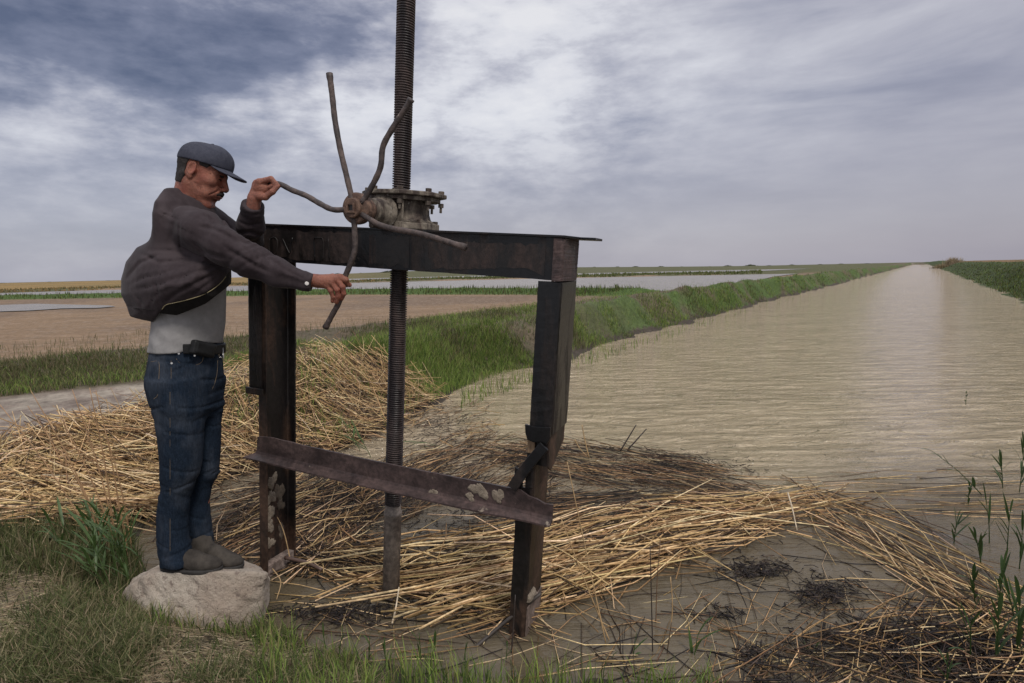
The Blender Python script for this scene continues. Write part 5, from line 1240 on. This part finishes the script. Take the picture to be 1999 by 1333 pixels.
for pts, y0, y1, r, c, lab in [
    ([(1187, 1275), (1145, 1080), (1107, 901)], 2.22, 2.30, .0030, TAN, 'tallest tan stem leaning left just right of the right post'),
    ([(1200, 1275), (1140, 1130), (1094, 1008)], 2.24, 2.28, .0030, TAN, 'tan stem leaning left, shorter one of the two beside the right post'),
    ([(1275, 1316), (1272, 1180), (1269, 1065)], 2.16, 2.16, .0026, BLK, 'dark upright stem with pointed top right of the leaning pair'),
    ([(1280, 1225), (1283, 1130), (1289, 1052)], 2.35, 2.35, .0024, BRN, 'thin brown stem crossing the dark upright one'),
    ([(1295, 1318), (1312, 1200), (1309, 1126)], 2.16, 2.18, .0028, TAN, 'bent tan stem rightmost of the upright ones'),
    ([(1211, 1325), (1211, 1270), (1209, 1222)], 2.15, 2.15, .0028, BLK, 'short black stem at the bottom edge right of the post'),
    ([(1297, 1325), (1303, 1270), (1311, 1215)], 2.15, 2.15, .0022, BLK, 'short black stem slanting beside the bent tan one'),
    ([(995, 1320), (1001, 1240), (1006, 1161)], 2.16, 2.20, .0035, BLK, 'dark stem standing in front of the right post foot'),
    ([(752, 1262), (770, 1200), (779, 1146)], 2.33, 2.50, .0050, PAL, 'pale thick stem leaning on the foot of the screw tube'),
    ([(1023, 1160), (1037, 1040), (1041, 925)], 2.30, 2.30, .0028, TAN, 'tan stem stuck along the front of the right post'),
    ([(567, 1094), (553, 1035), (531, 990)], 2.86, 2.90, .0030, TAN, 'bent tan stem leaning inside the left post'),
    ([(532, 1110), (548, 1135), (540, 1170)], 2.72, 2.55, .0030, TAN, 'short tan stem in the water under the left post'),
    ([(1211, 880), (1228, 852), (1242, 829)], 3.9, 3.9, .0052, BLK, 'dark stick poking up from the far raft, left of its pair'),
    ([(1227, 876), (1246, 855), (1262, 837)], 3.9, 3.9, .0052, BLK, 'dark stick poking up from the far raft, right of its pair'),
    ([(1150, 894), (1142, 860), (1136, 829)], 3.9, 3.9, .0046, TAN, 'tan stem rising from the raft just right of the right post'),
    ([(1122, 858), (1132, 876), (1146, 890)], 3.9, 3.9, .0040, TAN, 'short slanting tan stem on the raft by the right post'),
    ([(1480, 1180), (1488, 1150), (1486, 1110)], 2.75, 2.75, .0040, TAN, 'short broken stem under the small black clump'),
    ([(1538, 962), (1546, 990), (1556, 1035)], 3.15, 3.0, .0050, PAL, 'pale broken stem bent at the crest of the golden band')]:
    stem('tall_reed', [W(a, b, y0+(y1-y0)*i/2) for i, (a, b) in enumerate(pts)], r, r*.6, c, lab, SG)
for (tx, ty, bx, by, lab) in [(60, 762, 222, 1085, 'leftmost tall dry stalk of the cluster before the dirt road'), (0, 790, 205, 1080, 'dry stalk leaning far left over the reed heap'), (54, 792, 150, 960, 'short dry stalk leaning left over the reed heap'), (141, 760, 235, 1080, 'dry stalk with pale top against the dirt road'), (175, 757, 232, 1090, 'upright dry stalk, tallest of the cluster'), (187, 762, 248, 1075, 'dry stalk just right of the tallest one'),
                             (112, 802, 240, 1085, 'thick brown dry stalk in the middle of the cluster'), (205, 840, 262, 1090, 'rightmost dry stalk nearest to the man'), (120, 880, 212, 1085, 'short thin stalk low in the cluster'), (228, 980, 252, 1100, 'low dry stalk hidden among the green leaves')]:
    b = scatter([(bx-3, by-3), (bx+3, by-3), (bx+3, by+3), (bx-3, by+3)], 1)[0]; t_ = W(tx, ty, b[1]-.05); m_ = b*.45+t_*.55+np.array([.012, 0, .02])
    stem('dry_stalk', [b-np.array([0, 0, .03]), m_, t_], .0042, .0018, (.34, .20, .10), lab, 'dry stalks standing left of the man')
stem('pole', [W(1056, 1158, 2.30), W(985, 1215, 2.28), W(930, 1262, 2.22), W(890, 1300, 2.14)], .0075, .0085, (.045, .035, .03), 'dark wet pole leaning from the bank onto the right post', None, 'pole')
stem('pipe_fragment', [W(556, 1088, 2.86), W(598, 1098, 2.83), W(628, 1112, 2.77)], .010, .008, (.10, .062, .05), 'rusty bent rod lying in the water by the left post', None, 'rod')
def leaf(bm, base, dirv, ln, w, droop, k=6):
    d = np.array(dirv, float); d /= np.linalg.norm(d); s = np.cross(d, [0, 0, 1]); s = s/(np.linalg.norm(s)+1e-9) if np.linalg.norm(s) > .05 else np.array([1., 0, 0]); up = np.cross(s, d); P = []
    for i in range(k+1):
        t = i/k; c = base+d*ln*t+np.array([0, 0, -1.])*droop*ln*t*t; ww = w*math.sin(math.pi*min(1, (.12+t*.88)))**.7*(1-t*.15) if i < k else 0
        P.append([bm.verts.new(c-s*ww/2), bm.verts.new(c-up*.12*ww), bm.verts.new(c+s*ww/2)])
    for A, B in zip(P[:-1], P[1:]):
        bm.faces.new((A[0], A[1], B[1], B[0])); bm.faces.new((A[1], A[2], B[2], B[1]))
def green_mat(nm, a, b_):
    m, t, b = newmat(nm); P = pos(t); c = mix(t, noise(t, P, 20, 3), a, b_); L(t, c, b.inputs['Base Color']); b.inputs['Roughness'].default_value = .5
    tr = t.nodes.new('ShaderNodeBsdfTranslucent'); L(t, c, tr.inputs[0]); mx = t.nodes.new('ShaderNodeMixShader'); mx.inputs[0].default_value = .3
    L(t, b.outputs[0], mx.inputs[1]); L(t, tr.outputs[0], mx.inputs[2]); L(t, mx.outputs[0], t.nodes['Material Output'].inputs[0]); return m
M_LEAF = green_mat('reed_leaf', (.040, .075, .020), (.085, .14, .035)); M_LEAFD = green_mat('reed_leaf_dark', (.030, .058, .018), (.058, .10, .028))
def shoot(base, top, nl, lw, ll, label, group, dark=False, seed=0):
    rn = random.Random(seed); base = np.array(base); top = np.array(top); e = empty('reed_shoot', tuple(base), label, 'reed shoot', group); M = M_LEAFD if dark else M_LEAF
    H_ = np.linalg.norm(top-base); bm = bmesh.new(); mid = (base+top)/2+np.array([rn.uniform(-.02, .02)*H_, 0, .02*H_]); C_ = catmull([base-np.array([0, 0, .02]), mid, top], 5); tube_bm(bm, C_, [.0032-.0020*i/(len(C_)-1) for i in range(len(C_))], 6); fin(bm, 'stem', M, e, 0, True)
    bm = bmesh.new()
    for i in range(nl):
        f = .15+.85*(i+1)/nl; p = C_[min(len(C_)-1, int(f*(len(C_)-1)))]; a = rn.uniform(0, 6.28); ax = (top-base)/H_; d = ax*rn.uniform(.8, 1.6)+np.array([math.cos(a), math.sin(a)*.6, 0])*rn.uniform(.35, .9)
        if i == nl-1: d = ax+np.array([rn.uniform(-.2, .3), 0, 0])
        leaf(bm, p, d, ll*rn.uniform(.6, 1.1), lw*rn.uniform(.7, 1.1), rn.uniform(.05, .5))
    fin(bm, 'foliage', M, e, 0, True)
BG = 'green reed shoots along the near bank'
for i, (bx, by, tx, ty, nl, lw, ll, lab) in enumerate([(1345, 1330, 1362, 1240, 5, .016, .15, 'tallest broad-leaved shoot at the bottom edge right of the stems'), (1232, 1330, 1240, 1255, 5, .013, .08, 'shoot with a leafy tuft at its top near the black stems'), (1570, 1335, 1590, 1270, 4, .016, .11, 'single broad-leaved shoot leaning right before the black mass'),
    (845, 1320, 850, 1245, 5, .013, .10, 'leafy shoot at the bottom edge left of the leaning pole'), (905, 1325, 910, 1255, 3, .007, .09, 'thin shoot beside the leaning pole'), (823, 1315, 818, 1235, 3, .008, .11, 'narrow upright shoot under the pale stem'), (718, 1305, 722, 1240, 4, .009, .10, 'shoot at the water edge right of the rock'),
    (640, 1285, 632, 1245, 3, .007, .09, 'small shoot just right of the rock'), (760, 1310, 745, 1250, 4, .007, .10, 'thin shoot bending left below the screw'), (985, 1335, 990, 1262, 3, .006, .08, 'thin shoot below the right post'), (1130, 1340, 1122, 1290, 4, .010, .09, 'low leafy shoot below the leaning stems'), (1180, 1338, 1190, 1290, 3, .008, .07, 'low shoot next to the short black stem'), (660, 1290, 668, 1240, 3, .006, .08, 'thin pale shoot by the pool edge')]):
    b = W(bx, by, 2.14); shoot(b, W(tx, ty, 2.13), nl, lw, ll, lab, BG, False, i)
RG = 'dark green reed shoots at the right edge'
for i, (bx, by, tx, ty, nl, lw, ll, lab) in enumerate([(1922, 965, 1822, 882, 5, .022, .11, 'long stem leaning left over the water with leaves at its tip'), (1958, 952, 1955, 905, 7, .016, .20, 'bushy upright shoot at the edge of open water'), (1990, 960, 1999, 875, 6, .014, .20, 'tall shoot touching the right picture edge'), (1890, 985, 1893, 950, 4, .012, .08, 'small floating shoot with round leaves'),
    (1862, 1060, 1868, 1015, 5, .014, .13, 'shoot bending left in mid water'), (1918, 1105, 1905, 1050, 6, .014, .16, 'leafy shoot left of the edge cluster'), (1932, 1060, 1926, 985, 4, .010, .16, 'thin upright shoot above the leafy one'), (1966, 1075, 1972, 1000, 4, .011, .18, 'tall thin shoot in the edge cluster'), (1990, 1110, 1996, 1035, 5, .013, .16, 'dark shoot against the right edge'),
    (1905, 1180, 1900, 1130, 7, .015, .14, 'bushy shoot over the curving golden reeds'), (1948, 1190, 1958, 1110, 6, .013, .16, 'shoot right of the bushy one'), (1895, 1290, 1896, 1205, 4, .013, .18, 'broad blade rising from the black mass'), (1940, 1300, 1950, 1200, 7, .016, .18, 'leafy shoot low in the corner'), (1985, 1290, 1990, 1180, 7, .018, .22, 'largest dark shoot in the lower right corner'), (1845, 1345, 1850, 1290, 3, .010, .10, 'small blade in the corner mass'), (1985, 1220, 1970, 1160, 6, .015, .18, 'shoot with drooping leaves at the edge'), (1885, 790, 1886, 768, 2, .012, .05, 'tiny shoot alone in open water')]):
    b = G(bx, by, 0); y = b[1]; shoot(b, W(tx, ty, y-.02), nl+2, lw*1.0, ll*1.05, lab, RG, True, 40+i)
for i, (bx, by, tx, ty, lab) in enumerate([(726, 892, 700, 850, 'broad green blade by the water left of the screw'), (705, 880, 680, 838, 'green blade leaning left beside the heap'), (870, 872, 812, 862, 'green leaves floating right of the screw')]):
    b = G(bx, by, 0); shoot(b, W(tx, ty, b[1]), 5, .022, .22, lab, 'green blades on the water behind the gate', False, 80+i)
# broad-leaved reed clump beside the man
def clump(name, spots, label, seed=1, dry=False):
    rn = random.Random(seed); c0 = scatter([(225, 1090), (245, 1090), (245, 1110), (225, 1110)], 1)[0]; e = empty(name, tuple(c0), label, 'reed clump')
    bm = bmesh.new(); bs = bmesh.new()
    for i in range(spots):
        bx, by = rn.gauss(215, 34), rn.gauss(1095, 30); b = np.array(G(bx, by, .14)); b[2] = float(hl(b[:1], b[1:2])[0]); a = rn.uniform(0, 6.28); H_ = rn.uniform(.16, .36); top = b+np.array([rn.uniform(-.13, .05), rn.uniform(-.05, .05), H_])
        tube_bm(bs, catmull([b, (b+top)/2+np.array([0, 0, .01]), top], 4), .0022, 5)
        for j in range(3):
            p = b+(top-b)*rn.uniform(.25, 1); a = rn.uniform(0, 6.28); leaf(bm, p, np.array([math.cos(a)*.8-.15, math.sin(a)*.5, 1.1]), rn.uniform(.12, .28), rn.uniform(.009, .016), rn.uniform(.15, .6))
    fin(bs, 'stem', M_LEAF, e, 0, True); fin(bm, 'foliage', M_LEAF, e, 0, True)
clump('reed_clump', 38, 'lush green broad-leaved reeds growing left of the rock')
# far away: pale reeds on the right bank and low shrubs on the skyline
for i, (px, py, dist, hh, ww, pal, nm, cat, lab) in enumerate([(1862, 506, 120, 1.9, 1.1, [(.34, .27, .18, 2), (.24, .18, .11, 1)], 'reed_bush', 'reed bush', 'taller tan reed bush on the right bank skyline'), (1842, 508, 125, 1.2, 1.3, [(.26, .20, .12, 2), (.16, .13, .07, 1)], 'reed_bush', 'reed bush', 'lower brown reed bush left of the taller one')]):
    c = W(px, py, dist); c[2] = float(hl(c[:1], c[1:2])[0]); n = 700; P = c+np.stack([RN.randn(n)*ww*.6, RN.randn(n)*1.0, np.zeros(n)], 1)
    o = blades(nm, P, u(n, .4, 1)*hh*np.exp(-(P[:, 0]-c[0])**2/(2*(ww*.7)**2)), np.full(n, .10), pick(pal, n), .3); tag(o, lab, cat)
rn = random.Random(5)
for i in range(26):
    px = [3, 95, 210, 320, 560, 610, 660, 705, 760, 820, 880, 940, 985, 1160, 1205, 1240, 1290, 1330, 1385, 1420, 1465, 1500, 1545, 1600, 1640, 1690][i]; dist = rn.uniform(330, 560)
    c = W(px, 540, dist); c[2] = float(hl(c[:1], c[1:2])[0])-.1; n = 160; sz = rn.choice((.5, .8, 1.0, 1.5, 2.0))*rn.uniform(.5, 1)*(.55 if px < 400 else 1); P = c+np.stack([RN.randn(n)*sz*1.7, RN.randn(n), np.zeros(n)], 1)
    o = blades('shrub', P, u(n, .3, 1)*sz*np.exp(-(P[:, 0]-c[0])**2/(2*(sz*2.0)**2))+.05, np.full(n, .45), pick([(.06, .075, .035, 1), (.09, .09, .05, 1)], n), .3); tag(o, 'low dark shrub, a speck on the far field horizon', 'shrub', 'distant shrubs along the horizon')

n = 5200; a_ = np.radians(u(n, -46, 23)); r_ = u(n, 119, 133); P = np.stack([r_*np.sin(a_), r_*np.cos(a_), np.zeros(n)], 1); P[:, 2] = hl(P[:, 0], P[:, 1]); azd = np.degrees(a_)
k = ss(azd, -22, -4); c = pick([(.27, .19, .085, 2), (.20, .15, .07, 2), (.12, .11, .05, 1)], n); c2 = pick([(.10, .12, .04, 3), (.14, .15, .06, 2)], n); m = RN.rand(n) < k; c[m] = c2[m]
blades('reed_belt', P, u(n, .15, .45)+.25*k*RN.rand(n)*ss(fbm(P[:, 0], P[:, 1], 3, .05, 2), .3, .6), u(n, .15, .35), c, .25, **stuff('belt of low reeds between the two flooded strips', 'reed belt'))
